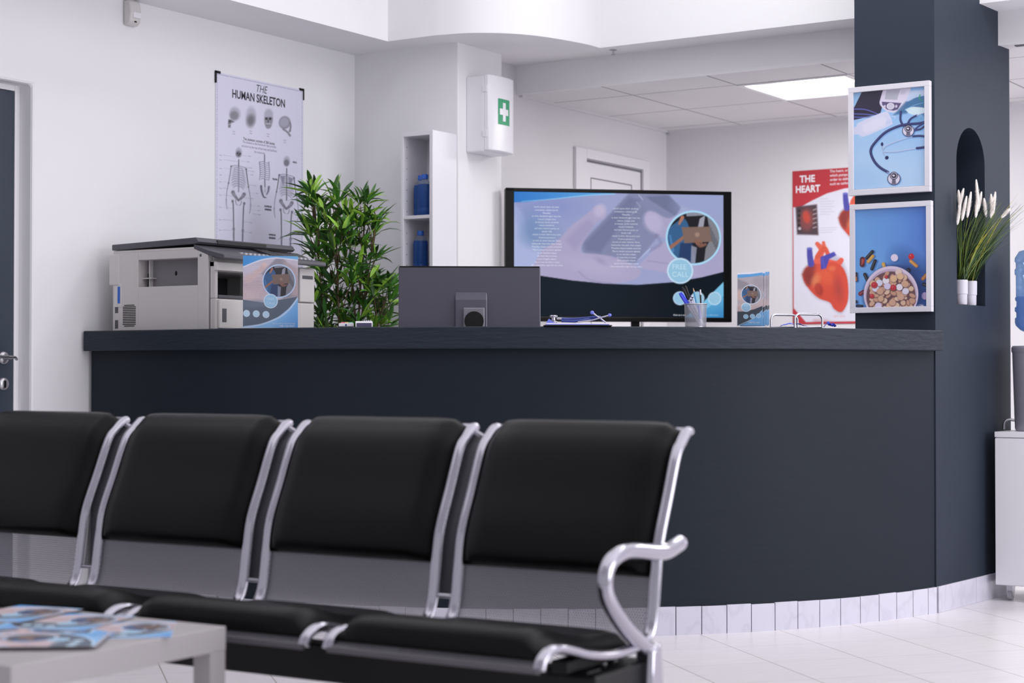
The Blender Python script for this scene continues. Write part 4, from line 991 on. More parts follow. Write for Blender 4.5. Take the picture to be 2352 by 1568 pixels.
# printer on the left ledge
PR = thing('multifunction_printer', 'bulky beige office printer with dark grey lid on the left end of the counter', 'printer', (-4.812, 5.226, ZT))
pw, pdp, ph_ = .572, .62, .326
b = MB(); b.box(-pw, -.006, 0, pdp, .0, .125)                       # lower body
b.box(-pw, -.40, .045, pdp, .125, ph_); b.box(-.40, -.115, .50, pdp, .125, ph_); b.box(-.115, -.006, .50, pdp, .125, ph_-.05)      # rear and right column
b.box(-.088, -.006, 0, .016, .125, ph_-.05); b.box(-.40, -.088, .045, .058, .125, ph_); b.box(-.40, -.115, .045, .50, ph_-.09, ph_); b.prism_y([(-.115, ph_-.09), (-.03, ph_-.09), (-.03, ph_-.032), (-.115, ph_-.002)], .016, .50)
b.prism_x([(0, ph_-.075), (.52, ph_-.075), (.52, ph_-.05), (0, ph_-.05)], -.088, -.008)
b.build('body', M['printer'], PR, bevel=.004)
b = MB(); b.box(-.399, -.05, .0165, .4995, .1255, .128); b.box(-.4, -.396, .0165, .4995, .126, ph_-.09); b.build('output_tray', M['printer_black'], PR)
b = MB(); b.box(-.12, -.004, .016, .30, .126, .140); b.build('tray_lip', M['printer_grey'], PR, bevel=.003)
b = MB(); b.box(-.007, .004, .015, pdp-.01, .004, .122); b.build('paper_drawer', M['printer_light'], PR, bevel=.004)
b = MB(); b.box(.003, .0055, .03, .055, .03, .085); b.build('drawer_latch', M['printer_grey'], PR, bevel=.001)
b = MB(); b.box(-.006, .004, .515, pdp-.008, .128, ph_-.055); b.build('side_cover', M['printer_light'], PR, bevel=.003)
b = MB(); b.box(-.035, -.033, -.0015, .001, .0, ph_-.05); b.build('panel_seam', M['printer_grey'], PR)
# side face recess with handle hole (drawn as a real inset box in front of the body wall)
hx0, hx1, hz0, hz1 = -.425, -.092, .180, .292
b = MB()
b.box(-pw, hx0, -.012, .0445, 0, ph_); b.prism_y([(hx1, 0), (-.036, 0), (-.036, ph_-.020), (hx1, ph_)], -.012, .0155); b.box(hx0, hx1, -.012, .0, 0, hz0); b.box(hx0, hx1, .0, .0445, .126, hz0); b.box(hx0, hx1, -.012, .0445, hz1, ph_)
b.prism_x([(-.012, ph_), (.0, ph_), (.0, ph_+.01), (-.008, ph_+.01)], -pw, -.095)
b.build('side_panel', M['printer'], PR, bevel=.002)
b = MB(); b.box(hx0, hx1+.003, .040, .0446, hz0, hz1); b.box(hx1-.001, hx1+.003, -.006, .044, hz0, hz1); b.build('handle_recess', M['recess'], PR)
b = MB(); b.box(hx0+.03, hx0+.035, .02, .0405, hz0, hz1); b.box(hx0, hx0+.055, .01, .0405, hz0+.035, hz0+.039); b.build('recess_rib', M['printer'], PR)
MB().ball((-.26, .0395, hz0+.055), .007, .002, .010).build('latch', M['black'], PR)
MB().ball((-.075, -.0125, .300), .006, .002, .006).build('screw', M['printer_grey'], PR)
b = MB(); b.box(-pw-.018, -pw+.040, -.018, .12, .19, ph_-.004); b.build('rear_cover', M['printer'], PR, bevel=.006)
MB().box(-.562, -.520, -.0135, -.011, .10, .20).build('port_panel', M['printer_light'], PR, bevel=.0005)
MB().box(-.540, -.528, -.0165, -.013, .115, .185).build('port_connector', M['blue'], PR, bevel=.001)
for z_ in (.075, .010): MB().box(-.558, -.540, -.0128, -.0115, z_, z_+.035).build('port_cover', M['printer_grey'], PR)
for k in range(13):
    z_ = .018+k*.0072; cut = .008 if k in (0, 12) else 0
    MB().box(-.512+cut, -.438-cut, -.0135, -.0118, z_, z_+.0034).build('vent_slot', M['black'], PR)
# lid and control panel
b = MB(); b.prism_y([(-pw-.005, ph_+.012), (-.098, ph_+.022), (-.085, ph_+.030), (-.10, ph_+.048), (-pw-.005, ph_+.036)], -.014, pdp-.03)
b.build('lid', M['printer_grey'], PR, bevel=.003)
b = MB(); b.box(-.1005, -.084, .10, .40, ph_+.026, ph_+.043); b.build('lid_grip', M['printer_black'], PR, bevel=.002)
b = MB(); b.prism_y([(-.112, ph_+.020), (-.112, ph_+.002), (-.034, ph_-.026), (.050, ph_-.046), (.056, ph_-.040), (.052, ph_-.026), (-.036, ph_-.006)], -.014, pdp+.01)
b.build('control_panel', M['printer_grey'], PR, bevel=.003)
for k in range(34):
    y_ = .16+(k % 17)*.027; t_ = .35 if k < 17 else .62
    if 6 < (k % 17) < 10: continue
    x_ = -.036+t_*.088-.01; z_ = ph_-.006-(x_+.036)*.227
    MB().box(x_-.008, x_+.008, y_-.007, y_+.007, z_-.003, z_+.0035).build('key', M['key'], PR, bevel=.001)
MB().prism_y([(-.085, ph_+.008), (.03, ph_-.024), (.03, ph_-.014), (-.085, ph_+.020)], .32, .40).build('display', M['printer_black'], PR)
b = MB(); b.box(-.012, .006, -.004, .50, ph_-.088, ph_-.055); b.build('front_rim', M['printer_light'], PR, bevel=.002)
b = MB(); b.box(.003, .0055, .53, .60, ph_-.10, ph_-.085); b.build('cover_slot', M['printer_grey'], PR, bevel=.001)

# A4 sign in an acrylic stand
x, y, _ = slab_pt(621, .10)
SG = thing('sign_holder', 'upright clear acrylic stand with a FREE CALL flyer in front of the printer', 'sign holder', (x, y, ZT), face_rz(621)+R(3))
fl = flyer_a4(); o = fl.build('flyer', M['print'], SG, z_top=.286, x0=-.1075, y=-.0015)
MB().box(-.1075, .1075, -.001, .0005, .003, .286).build('flyer_back', M['paper'], SG)
b = MB(); b.box(-.118, .118, -.0045, -.0025, 0, .292); b.build('front_sheet', M['acrylic'], SG)
b = MB(); b.box(-.118, .118, .0015, .0035, 0, .298); b.box(-.118, .118, -.004, .085, 0, .0025); b.build('back_sheet', M['acrylic'], SG)

# brochure rack
x, y, _ = slab_pt(1725, .08)
BR = thing('brochure_holder', 'small clear brochure holder standing between the pen cup and the wire rack', 'brochure holder', (x, y, ZT), face_rz(1725)+R(-12))
b = MB(); b.box(-.056, .056, -.004, -.002, 0, .085); b.box(-.056, -.054, -.002, .045, 0, .085); b.box(.054, .056, -.002, .045, 0, .085); b.box(-.056, .056, .043, .045, 0, .17); b.box(-.056, .056, -.004, .045, 0, .003)
b.build('holder', M['acrylic'], BR)
br = brochure(); broch0 = None
for k in range(5):
    t = thing('brochure', 'front brochure in the clear holder, dark swoosh and round laptop photo' if k == 0 else 'brochure stacked behind the front one in the clear holder', 'brochure', (0, 0, 0), group='brochures in the clear holder')
    off = Vector(((-.003, .006, .011, .014, .017)[k], (0, .010, .018, .026, .034)[k], 0)); off.rotate(BR.rotation_euler)
    t.location = Vector((x, y, ZT+.0035))+off; t.rotation_euler = (R(-1.5), 0, BR.rotation_euler.z+R((2, -3, 2, 0, -2)[k]))
    if k == 0: sheet0 = br.build('cover', M['print'], t, z_top=.210, x0=-.05, y=-.0012)
    else:
        c = sheet0.copy(); COL.objects.link(c); c.parent = t; c.location = (0, 0, (-.002, .003, 0, .004)[k-1])
    MB().box(-.05, .048, -.0008, .0008, .004, .210).build('pages', M['paper'], t)

# pen cup with pens
x, y, dd = slab_pt(1598, .085); rzc = face_rz(1598)
PC = thing('pen_cup', 'round silver wire mesh pen cup full of pens on the counter', 'pen cup', (x, y, ZT), rzc)
n = 48; V = []; uv = []; Fc = []
for z_, r_ in ((0, .0405), (.088, .0430)):
    for k in range(n+1): a = 2*math.pi*k/n; V.append((r_*math.cos(a), r_*math.sin(a), z_)); uv.append((a*.042, z_))
for k in range(n): Fc.append((k, k+1, n+1+k+1, n+1+k))
m_ = MB(); m_.add(V, Fc); m_.build('mesh_wall', M['mesh'], PC, uv=uv, smooth=60, fix=False)
MB().sweep([(.0435*math.cos(2*math.pi*k/40), .0435*math.sin(2*math.pi*k/40), .088) for k in range(41)], .0022, n=8, cap=False).build('rim', M['steel'], PC, smooth=60)
MB().lathe([(0.001, 0), (.0405, 0), (.0405, .003), (.001, .003)], 32).build('base', M['steel'], PC, smooth=40)
def pen(kind, label, bot, top, L):
    """bot, top: (x, y) offsets in the cup's frame at floor and rim"""
    B_ = Vector((bot[0], bot[1], .006)); T_ = Vector((top[0], top[1], .09)); d_ = (T_-B_).normalized()
    t = thing({'pencil': 'pencil'}.get(kind, 'pen'), label, 'pencil' if kind == 'pencil' else 'pen', (0, 0, 0), group='pens in the mesh cup')
    q = d_.to_track_quat('Z', 'Y'); t.rotation_mode = 'QUATERNION'; 
    from mathutils import Quaternion
    rq = Quaternion((0, 0, 1), rzc); t.rotation_quaternion = rq @ q; B2 = B_.copy(); B2.rotate(rq); t.location = Vector((x, y, ZT))+B2
    if kind == 'pencil':
        MB().lathe([(.0035, 0), (.0035, L-.016)], 6).build('barrel', M['pen_cyan'], t); MB().lathe([(.0035, L-.016), (.001, L-.003)], 8).build('sharpened_tip', M['wood'], t); MB().lathe([(.001, L-.003), (.0003, L)], 6).build('lead', M['pen_cyan'], t)
    elif kind == 'clear_blue':
        MB().lathe([(.0035, 0), (.0038, .01), (.0038, L-.045)], 8).build('barrel', M['pen_clear'], t, smooth=30); MB().lathe([(.0052, L-.055), (.0048, L-.012), (.003, L)], 10).build('cap', M['pen_blue'], t, smooth=30); MB().box(.0045, .0065, -.0015, .0015, L-.05, L-.006).build('clip', M['pen_blue'], t)
    elif kind == 'black':
        MB().lathe([(.004, 0), (.0042, L-.05)], 10).build('barrel', M['pen_clear'], t, smooth=30); MB().lathe([(.0055, L-.055), (.005, L-.01), (.003, L)], 10).build('cap', M['pen_black'], t, smooth=30); MB().box(.0048, .0068, -.0015, .0015, L-.05, L-.004).build('clip', M['pen_black'], t)
    elif kind == 'grey':
        MB().lathe([(.0032, 0), (.0034, L-.02), (.0034, L)], 10).build('barrel', M['pen_black'], t, smooth=30); MB().lathe([(.0036, L-.02), (.0036, L)], 10).build('end_cap', M['steel'], t, smooth=30)
    else:
        MB().lathe([(.004, 0), (.004, L-.03), (.0038, L-.028), (.0038, L)], 8).build('barrel', M['pen_clear'], t, smooth=30); MB().lathe([(.0042, L-.012), (.003, L)], 8).build('plug', M['black'], t, smooth=30)
pen('clear_blue', 'leftmost blue capped pen leaning out of the mesh cup', (.018, -.010), (-.036, -.014), .148)
pen('clear_blue', 'bright blue capped pen leaning left in the mesh cup', (.026, .004), (-.028, -.002), .152)
pen('black', 'black capped pen in the mesh cup beside the blue pens', (.020, .014), (-.020, .012), .165)
pen('black', 'thicker black capped pen just behind the blue pens in the mesh cup', (.012, .024), (-.016, .026), .163)
pen('clear', 'clear white pen in the middle of the mesh cup', (.030, -.012), (-.010, -.016), .118)
pen('clear', 'clear pen with black tip right of the middle of the mesh cup', (.026, .002), (-.004, -.006), .124)
pen('pencil', 'light blue pencil pointing up from the mesh cup', (.022, .018), (.004, .018), .150)
pen('grey', 'slim dark pen standing nearly upright at the right of the mesh cup', (.024, -.004), (.020, -.002), .138)
pen('clear_blue', 'blue capped pen resting cap down low in the mesh cup', (.022, -.026), (.010, -.032), .080)

# calculator and note dispenser
x, y, _ = slab_pt(836, .06); CA = thing('calculator', 'small white calculator with slate front edge left of the monitor', 'calculator', (x, y, ZT), face_rz(836))
MB().prism_x([(0, 0), (.12, 0), (.12, .026), (.02, .024), (0, .018)], -.033, .033).build('case', M['white'], CA, bevel=.003)
MB().box(-.028, .029, -.0015, .001, .002, .0165).build('front_edge', M['calc'], CA, bevel=.001)
for i in range(4):
    for j in range(4): MB().box(-.0+i*.008-.001, .005+i*.008-.001, .03+j*.02, .04+j*.02, .0245, .0285).build('key', M['key'], CA, bevel=.0005)
x, y, _ = slab_pt(797, .06); ND = thing('note_dispenser', 'flat white box of coloured sticky notes left of the calculator', 'sticky notes', (x, y, ZT), face_rz(797))
MB().box(-.032, .026, 0, .08, .003, .016).build('box', M['white'], ND, bevel=.002)
MB().box(-.030, .020, .002, .078, 0, .0032).build('foot', M['black'], ND)
MB().ball((-.004, -.0004, .009), .0035, .0012, .0045).build('badge', M['navy'], ND)
for k, mm in enumerate(('red', 'yel', 'mint')): MB().box(-.024+k*.016, -.009+k*.016, .004, .07, .0155, .0205).build('note_pad', M[mm], ND)
# monitor
mx_, my_ = c2w((1079-1176)/F*7.05, 7.05)
MO = thing('computer_monitor', 'grey computer monitor seen from behind on the reception desk', 'monitor', (mx_, my_, .96), face_rz(1079)+R(1.5))
mw = .288; mt = .461; mb_ = .125
b = MB(); b.prism_x([(.0, mb_), (.012, mb_), (.027, mt), (.015, mt)], -mw, mw); b.build('panel', M['monitor'], MO, bevel=.004)
b = MB(); b.prism_x([(-.028, mb_+.01), (.0, mb_+.01), (.012, mb_+.235), (-.006, mb_+.20)], -.060, .072)
b.build('rear_housing', M['monitor'], MO, bevel=.006)
b = MB(); b.box(-mw+.004, mw-.004, .013, .0285, mt-.004, mt+.001); b.build('top_trim', M['black'], MO)
b = MB(); b.prism_x([(-.05, 0), (-.035, 0), (-.028, .292), (-.042, .292)], -.027, .059); b.build('stand', M['monitor_light'], MO, bevel=.004)
b = MB(); n = 40; vs = []; 
for k in range(n): a = 2*math.pi*k/n; vs.append((.016+.039*math.cos(a), -.0478+.0, .238+.039*math.sin(a)))
for k in range(n): a = 2*math.pi*k/n; vs.append((.016+.039*math.cos(a), -.030, .238+.039*math.sin(a)))
b.add(vs, [tuple(range(n)), tuple(range(n, 2*n))[::-1]]+[(k, (k+1) % n, n+(k+1) % n, n+k) for k in range(n)]); b.build('cable_hole', M['black_matte'], MO)
b = MB(); b.box(-.12, .12, -.12, .10, 0, .012); b.build('stand_foot', M['monitor_light'], MO, bevel=.004)

# clipboard, folder, stethoscope
x, y, _ = slab_pt(1326, .05); rzb = face_rz(1326)+R(2)
CB = thing('clipboard', 'black clipboard at the counter edge right of the monitor, under the blue folder', 'clipboard', (x, y, ZT), rzb)
MB().box(-.128, .128, -.062, .16, 0, .004).build('board', M['black'], CB, bevel=.0015)
FO = thing('paper_folder', 'periwinkle blue paper folder lying on the black clipboard', 'folder', (x, y, ZT+.0045), rzb)
m_ = MB(); m_.box(-.120, .118, -.058, .15, 0, .0035); m_.build('cover', M['folder'], FO, bevel=.001)
m_ = MB(); m_.box(-.118, .05, -.055, .145, .0036, .0075); m_.build('inner_sheet', M['paper'], FO)
m_ = MB(); m_.prism_y([(-.118, .0076), (-.085, .0076), (-.108, .024)], -.05, -.048); m_.build('raised_corner', M['violet'], FO)
ST = thing('stethoscope', 'stethoscope with navy tubes and two blue ear tips lying on the folder', 'stethoscope', (x, y, ZT+.012), rzb)
m_ = MB(); m_.lathe([(.014, -.004), (.015, 0), (.013, .003), (.008, .006), (.008, .018), (.015, .020), (.016, .023), (.013, .026)], 24, (-.090, -.02, .004)); m_.build('chest_piece', M['chrome'], ST, smooth=40)
MB().sweep([(-.078, -.02, .018), (-.058, -.02, .017)], .004).build('chest_stem', M['chrome'], ST, smooth=60)
MB().sweep(crom([(-.060, -.02, .016), (-.02, -.012, .015), (.03, -.02, .018), (.065, -.03, .022), (.085, -.01, .022)], 6), .006).build('tubing', M['navy'], ST, smooth=60)
MB().sweep(crom([(-.060, -.03, .008), (-.01, -.04, .007), (.03, -.035, .012), (.075, -.01, .020)], 6), .005).build('tubing', M['navy'], ST, smooth=60)
MB().sweep(crom([(.00, -.045, .004), (.05, -.045, .010), (.085, -.04, .020), (.115, -.035, .028)], 6), .0028).build('ear_tube', M['chrome'], ST, smooth=60)
MB().sweep(crom([(.105, -.03, .002), (.09, -.035, .014), (.075, -.04, .024), (.058, -.045, .036)], 6), .0028).build('ear_tube', M['chrome'], ST, smooth=60)
MB().ball((.120, -.034, .030), .0075, .006, .006).build('ear_tip', M['violet'], ST, smooth=80)
MB().ball((.054, -.046, .039), .0075, .006, .007).build('ear_tip', M['violet'], ST, smooth=80)

# chrome wire rack with blue strap
def hoop_pts(pxl, pxr, inset, h, r_=.022, k=6):
    xl_, yl_, dl = slab_pt(pxl, inset); xr_, yr_, dr = slab_pt(pxr, inset)
    A_ = Vector((xl_, yl_, ZT)); B_ = Vector((xr_, yr_, ZT)); u_ = (B_-A_).normalized(); Z_ = Vector((0, 0, 1)); out = [A_]
    for j in range(k+1): a = math.pi-(math.pi/2)*j/k; out.append(A_+u_*(r_+r_*math.cos(a))+Z_*(h-r_+r_*math.sin(a)))
    for j in range(k+1): a = math.pi/2-(math.pi/2)*j/k; out.append(B_-u_*(r_-r_*math.cos(a))+Z_*(h-r_+r_*math.sin(a)))
    out.append(B_); return out
x, y, _ = slab_pt(1830, .1)
WR = thing('wire_rack', 'chrome wire rack with two rounded hoops at the right end of the counter', 'rack', (x, y, ZT))
o0 = Vector((x, y, ZT))
for (a, c, ins, h_) in ((1826, 1889, .07, .0545), (1771, 1832, .17, .0545)):
    m_ = MB(); m_.sweep([p-o0 for p in hoop_pts(a, c, ins, h_)], .0045, n=12); m_.build('hoop', M['chrome'], WR, smooth=60)
q1 = hoop_pts(1826, 1889, .07, .0545); q2 = hoop_pts(1771, 1832, .17, .0545)
for i in (0, -1):
    m_ = MB(); m_.sweep([q1[i]-o0+Vector((0, 0, .0045)), q2[i]-o0+Vector((0, 0, .0045))], .0035, n=10); m_.build('base_rod', M['chrome'], WR, smooth=60)
m_ = MB(); m_.ball(q1[len(q1)//2]-o0, .006, .006, .005); m_.build('joint', M['chrome'], WR, smooth=60)
for pxc, wd, lab in ((1822, .050, 'crumpled bright blue strap lying between the chrome hoops'), (1906, .022, 'small bright blue strap end near the pillar, right of the hoops')):
    x, y, _ = slab_pt(pxc, .12); rnd = random.Random(int(pxc)); m_ = MB()
    pts = [(-wd+2*wd*k/9, rnd.uniform(-.012, .012), .007+ (rnd.uniform(.006, .024)*(1-abs(k-4)/6) if 0 < k < 9 else 0)) for k in range(10)]
    m_.sweep(crom(pts, 4), .0014, .008 if wd > .03 else .006, n=8, up=(0, 1, 0)); o = m_.build('blue_strap', mat('blue_strap', '2f45c8', .45), None, smooth=60)
    o.location = (x, y, ZT+.002); o.rotation_euler.z = face_rz(pxc); tag(o, lab, 'strap', 'blue straps')

# ================================================================ THINGS ON THE WALLS
FA = thing('first_aid_cabinet', 'white wall-mounted first aid cabinet with green cross on the column side', 'first aid cabinet', (XC, 7.039, 2.069), R(90))
cw, ch, cd = .228, .371, .134
MB().box(0, cw, -cd+.028, 0, 0, ch).build('case', M['white'], FA, bevel=.006)
def bow(t): return -cd - .014*(1-(2*t-1)**2)
n = 14; pl = [(0, -cd+.030)]+[(cw*k/n, bow(k/n)+.004*(1 if k in (0, n) else 0)) for k in range(n+1)]+[(cw, -cd+.030)]
MB().prism(pl, .004, ch+.004).build('door', M['white'], FA, bevel=.005, smooth=30)
for z_ in (.07, .29):
    MB().box(-.003, .003, -cd+.010, -cd+.036, z_, z_+.032).build('hinge', M['white'], FA, bevel=.001)
sx0, sx1, sz0, sz1 = .064, .166, .137, .264
def sg(x_): return bow(x_/cw)-.0008
v = []; 
for k in range(6): xx_ = sx0+(sx1-sx0)*k/5; v += [(xx_, sg(xx_), sz0), (xx_, sg(xx_), sz1)]
m_ = MB(); m_.add(v, [(2*k, 2*k+2, 2*k+3, 2*k+1) for k in range(5)]); m_.build('green_sticker', M['green'], FA)
cxm, czm = (sx0+sx1)/2, (sz0+sz1)/2; a_, c_ = .0125, .038
m_ = MB()
for (u0, u1, w0, w1) in ((-a_, a_, -c_*1.2, c_*1.2), (-c_, -a_, -a_*1.2, a_*1.2), (a_, c_, -a_*1.2, a_*1.2)):
    m_.add([(cxm+u0, sg(cxm+u0)-.0006, czm+w0), (cxm+u1, sg(cxm+u1)-.0006, czm+w0), (cxm+u1, sg(cxm+u1)-.0006, czm+w1), (cxm+u0, sg(cxm+u0)-.0006, czm+w1)], [(0, 1, 2, 3)])
m_.build('white_cross', M['white'], FA)

MS = thing('motion_sensor', 'small white motion sensor high on the left wall above the door', 'sensor', (X0, 5.395, 2.487), R(90))
MB().prism_x([(0, .0), (-.020, -.0), (-.040, .012), (-.046, .05), (-.040, .10), (-.028, .108), (0, .108)], -.033, .033).build('housing', M['printer_light'], MS, bevel=.008, seg=3)
MB().prism_x([(-.025, .055), (-.047, .03), (-.05, .055), (-.045, .058)], -.018, .028).build('lens', M['white'], MS, bevel=.003)
MB().box(-.012, .012, -.02, 0, .104, .118).build('bracket', M['printer_light'], MS)
MB().box(-.006, .006, -.0422, -.0385, .012, .018).build('mark', M['black'], MS)

SP = thing('sprinkler_head', 'tiny metal sprinkler head under the soffit right of the column', 'sprinkler', (-4.30, 7.55, 2.6))
MB().lathe([(.020, 0), (.018, -.004), (.006, -.006), (.005, -.022), (.011, -.024), (.010, -.026)], 16).build('head', M['steel'], SP, smooth=40)

# narrow shelf unit with bottles
SH = thing('shelf_unit', 'tall narrow white open shelf unit standing against the column', 'shelf unit', (-5.035, 6.764, 0))
sw, sd, shh = .190, .203, 2.15
MB().box(0, .015, 0, sd, 0, shh).build('side_board', M['lam'], SH, bevel=.001)
MB().box(sw-.019, sw, 0, sd, 0, shh).build('side_board', M['lam'], SH, bevel=.001)
MB().box(.015, sw-.019, 0, sd, shh-.022, shh-.0005).build('top_board', M['lam'], SH, bevel=.001)
MB().box(.015, sw-.019, sd-.006, sd, 0, shh-.022).build('back_board', M['lam'], SH)
for z_ in (1.745, 1.476, 1.16, .85, .45, .06): MB().box(.015, sw-.019, .003, sd-.006, z_-.016, z_).build('shelf', M['lam'], SH, bevel=.0008)
m_ = MB()
for k in range(16): m_.ball((.0152, .03, 1.30+k*.052), .0008, .003, .003, 8, 5)
m_.build('peg_holes', M['socket'], SH)
def bottle(bx_, by_, bz, label):
    t = thing('water_bottle', label, 'bottle', (bx_, by_, bz), group='blue bottles on the shelf unit')
    s = 1.0
    MB().lathe([(.034, 0), (.0365, .004), (.0365, .03), (.035, .034), (.0365, .04), (.0365, .135), (.034, .146), (.0335, .150)], 24).build('liquid', M['bottle_blue'], t, smooth=40)
    MB().lathe([(.0335, .1502), (.028, .158), (.016, .172), (.0125, .180)], 24).build('neck', M['bottle_clear'], t, smooth=40)
    MB().lathe([(.0165, .176), (.0165, .196), (.015, .199)], 20).build('cap', M['blue'], t, smooth=40)
bottle(-5.035+.068, 6.764+.075, 1.7455, 'left blue bottle on the upper shelf of the narrow unit')
bottle(-5.035+.112, 6.764+.045, 1.7455, 'right blue bottle on the upper shelf, partly behind the side board')
bottle(-5.035+.068, 6.764+.07, 1.4765, 'single blue bottle on the lower shelf, above the monitor')

# ================================================================ PLANTS
def leaf_blade(V, Fc, Cc, base, d_, nrm, L, W_, col, droop=.25):
    s_ = d_.cross(nrm).normalized(); k = len(V); tip = '%s'
    prof_ = ((0, .12), (.22, .85), (.5, 1), (.78, .62), (1, 0))
    for t_, w__ in prof_:
        c = base+d_*(L*t_)-Vector((0, 0, 1))*(droop*L*t_*t_)
        fold = nrm*(W_*.22*w__)
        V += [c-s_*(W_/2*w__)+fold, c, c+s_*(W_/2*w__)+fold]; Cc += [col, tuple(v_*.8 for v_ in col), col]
    for j in range(4):
        a = k+3*j; Fc += [(a, a+1, a+4, a+3), (a+1, a+2, a+5, a+4)]
def color_mesh(name, V, Fc, Cc, material, parent):
    me = bpy.data.meshes.new(name); me.from_pydata([tuple(v_) for v_ in V], [], Fc); me.materials.append(material)
    at = me.color_attributes.new('col', 'FLOAT_COLOR', 'POINT')
    at.data.foreach_set('color', np.array([(*c, 1) for c in Cc], np.float32).ravel())
    me.polygons.foreach_set('use_smooth', [True]*len(me.polygons))
    o = bpy.data.objects.new(name, me); COL.objects.link(o); o.parent = parent; return o
plx, ply = c2w((790-1176)/F*7.95, 7.95)
PT = thing('potted_bamboo', 'tall leafy green artificial bamboo plant behind the printer', 'plant', (plx, ply, 0))
rnd = random.Random(11)
MB().lathe([(.12, 0), (.15, .01), (.17, .30), (.178, .31), (.178, .33), (.16, .33), (.155, .30), (.01, .30)], 32, cap=False).build('pot', M['potg'], PT, smooth=40)
MB().lathe([(.001, .296), (.155, .298)], 32, cap=False).build('soil', M['soil'], PT)
def pt_at(px, py, dd): 
    d_ = 7.95+dd; a = c2w((px-1176)/F*d_, d_); return Vector((a[0]-plx, a[1]-ply, 1+(850-py)/F*d_))
cl = [(722, 452, 0), (712, 480, .05), (770, 462, 0), (742, 490, -.05), (758, 520, .05), (728, 520, 0), (836, 470, 0), (852, 505, .03), (826, 520, -.05), (862, 540, 0), (800, 500, .05), (790, 530, -.05),
      (712, 545, 0), (742, 560, .06), (772, 572, -.06), (806, 560, 0), (836, 572, .05), (852, 600, 0), (720, 590, .05), (752, 600, -.04), (786, 612, .04), (818, 618, -.05), (848, 640, 0), (738, 635, 0), (770, 650, .05),
      (802, 660, -.05), (832, 672, .05), (865, 672, 0), (742, 680, .05), (772, 695, -.05), (806, 706, 0), (838, 715, 0), (884, 660, .02), (890, 700, 0), (868, 716, .05), (750, 725, 0), (785, 738, .05), (822, 748, 0), (720, 690, .03), (864, 752, .02), (892, 740, .04),
      (760, 770, 0), (800, 780, .05), (840, 785, 0), (730, 760, .04), (780, 830, 0), (830, 840, .04), (745, 830, .05), (800, 900, 0), (760, 900, .04)]
stems = MB(); roots = [Vector((rnd.uniform(-.05, .05), rnd.uniform(-.05, .05), .29)) for _ in range(6)]
tips = {0: (722, 470), 1: (770, 480), 2: (800, 520), 3: (838, 490), 4: (856, 560), 5: (885, 680)}; spines = []
for k in range(6):
    T_ = pt_at(*tips[k], 0); R0 = roots[k]; mid = (R0+T_)/2+Vector((rnd.uniform(-.04, .04), rnd.uniform(-.04, .04), 0))
    pth = crom([R0, R0*.7+mid*.3+Vector((0, 0, .05)), mid, mid*.4+T_*.6, T_], 6); spines.append(pth)
    MB().sweep(pth, [.008-.005*i/len(pth) for i in range(len(pth))], n=8).build('stem', M['stem'], PT, smooth=60)
V = []; Fc = []; Cc = []; tw = MB()
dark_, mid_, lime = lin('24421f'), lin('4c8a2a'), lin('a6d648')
for (a, c, dd) in cl:
    for rep in range(3):
        cp = pt_at(a+rnd.uniform(-10, 10), c+rnd.uniform(-10, 10), dd+rnd.uniform(-.09, .09))
        best = min((q for s_ in spines for q in s_ if q.z < cp.z-.02), key=lambda q: (q-cp).length+abs(q.z-cp.z+.12), default=None)
        if best is not None: tw.sweep([best, (best+cp)/2+Vector((0, 0, -.01)), cp], [.003, .0025, .0018], n=5)
        ax = Vector((cp.x*1.0, cp.y*1.0, .12)); ax.x += .001; ax.normalize()
        nl = rnd.randint(6, 9)
        for j in range(nl):
            ph2 = 2*math.pi*j/nl+rnd.uniform(-.4, .4); el = rnd.uniform(.1, 1.25)
            d_ = Vector((math.cos(ph2)*math.cos(el), math.sin(ph2)*math.cos(el), math.sin(el)))+ax*.4; d_.normalize()
            nrm = Vector((rnd.uniform(-.5, .5), rnd.uniform(-.5, .5), 1)); nrm = (nrm-d_*nrm.dot(d_)).normalized()
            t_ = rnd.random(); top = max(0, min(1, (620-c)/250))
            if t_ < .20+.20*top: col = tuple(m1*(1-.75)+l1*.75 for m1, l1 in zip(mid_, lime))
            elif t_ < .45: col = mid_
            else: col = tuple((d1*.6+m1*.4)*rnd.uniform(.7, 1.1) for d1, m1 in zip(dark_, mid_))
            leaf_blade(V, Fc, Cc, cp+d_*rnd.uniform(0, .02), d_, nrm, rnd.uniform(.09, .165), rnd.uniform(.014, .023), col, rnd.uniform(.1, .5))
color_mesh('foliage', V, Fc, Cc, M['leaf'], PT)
tw.build('twigs', M['stem'], PT, smooth=60)['kind'] = 'stuff'

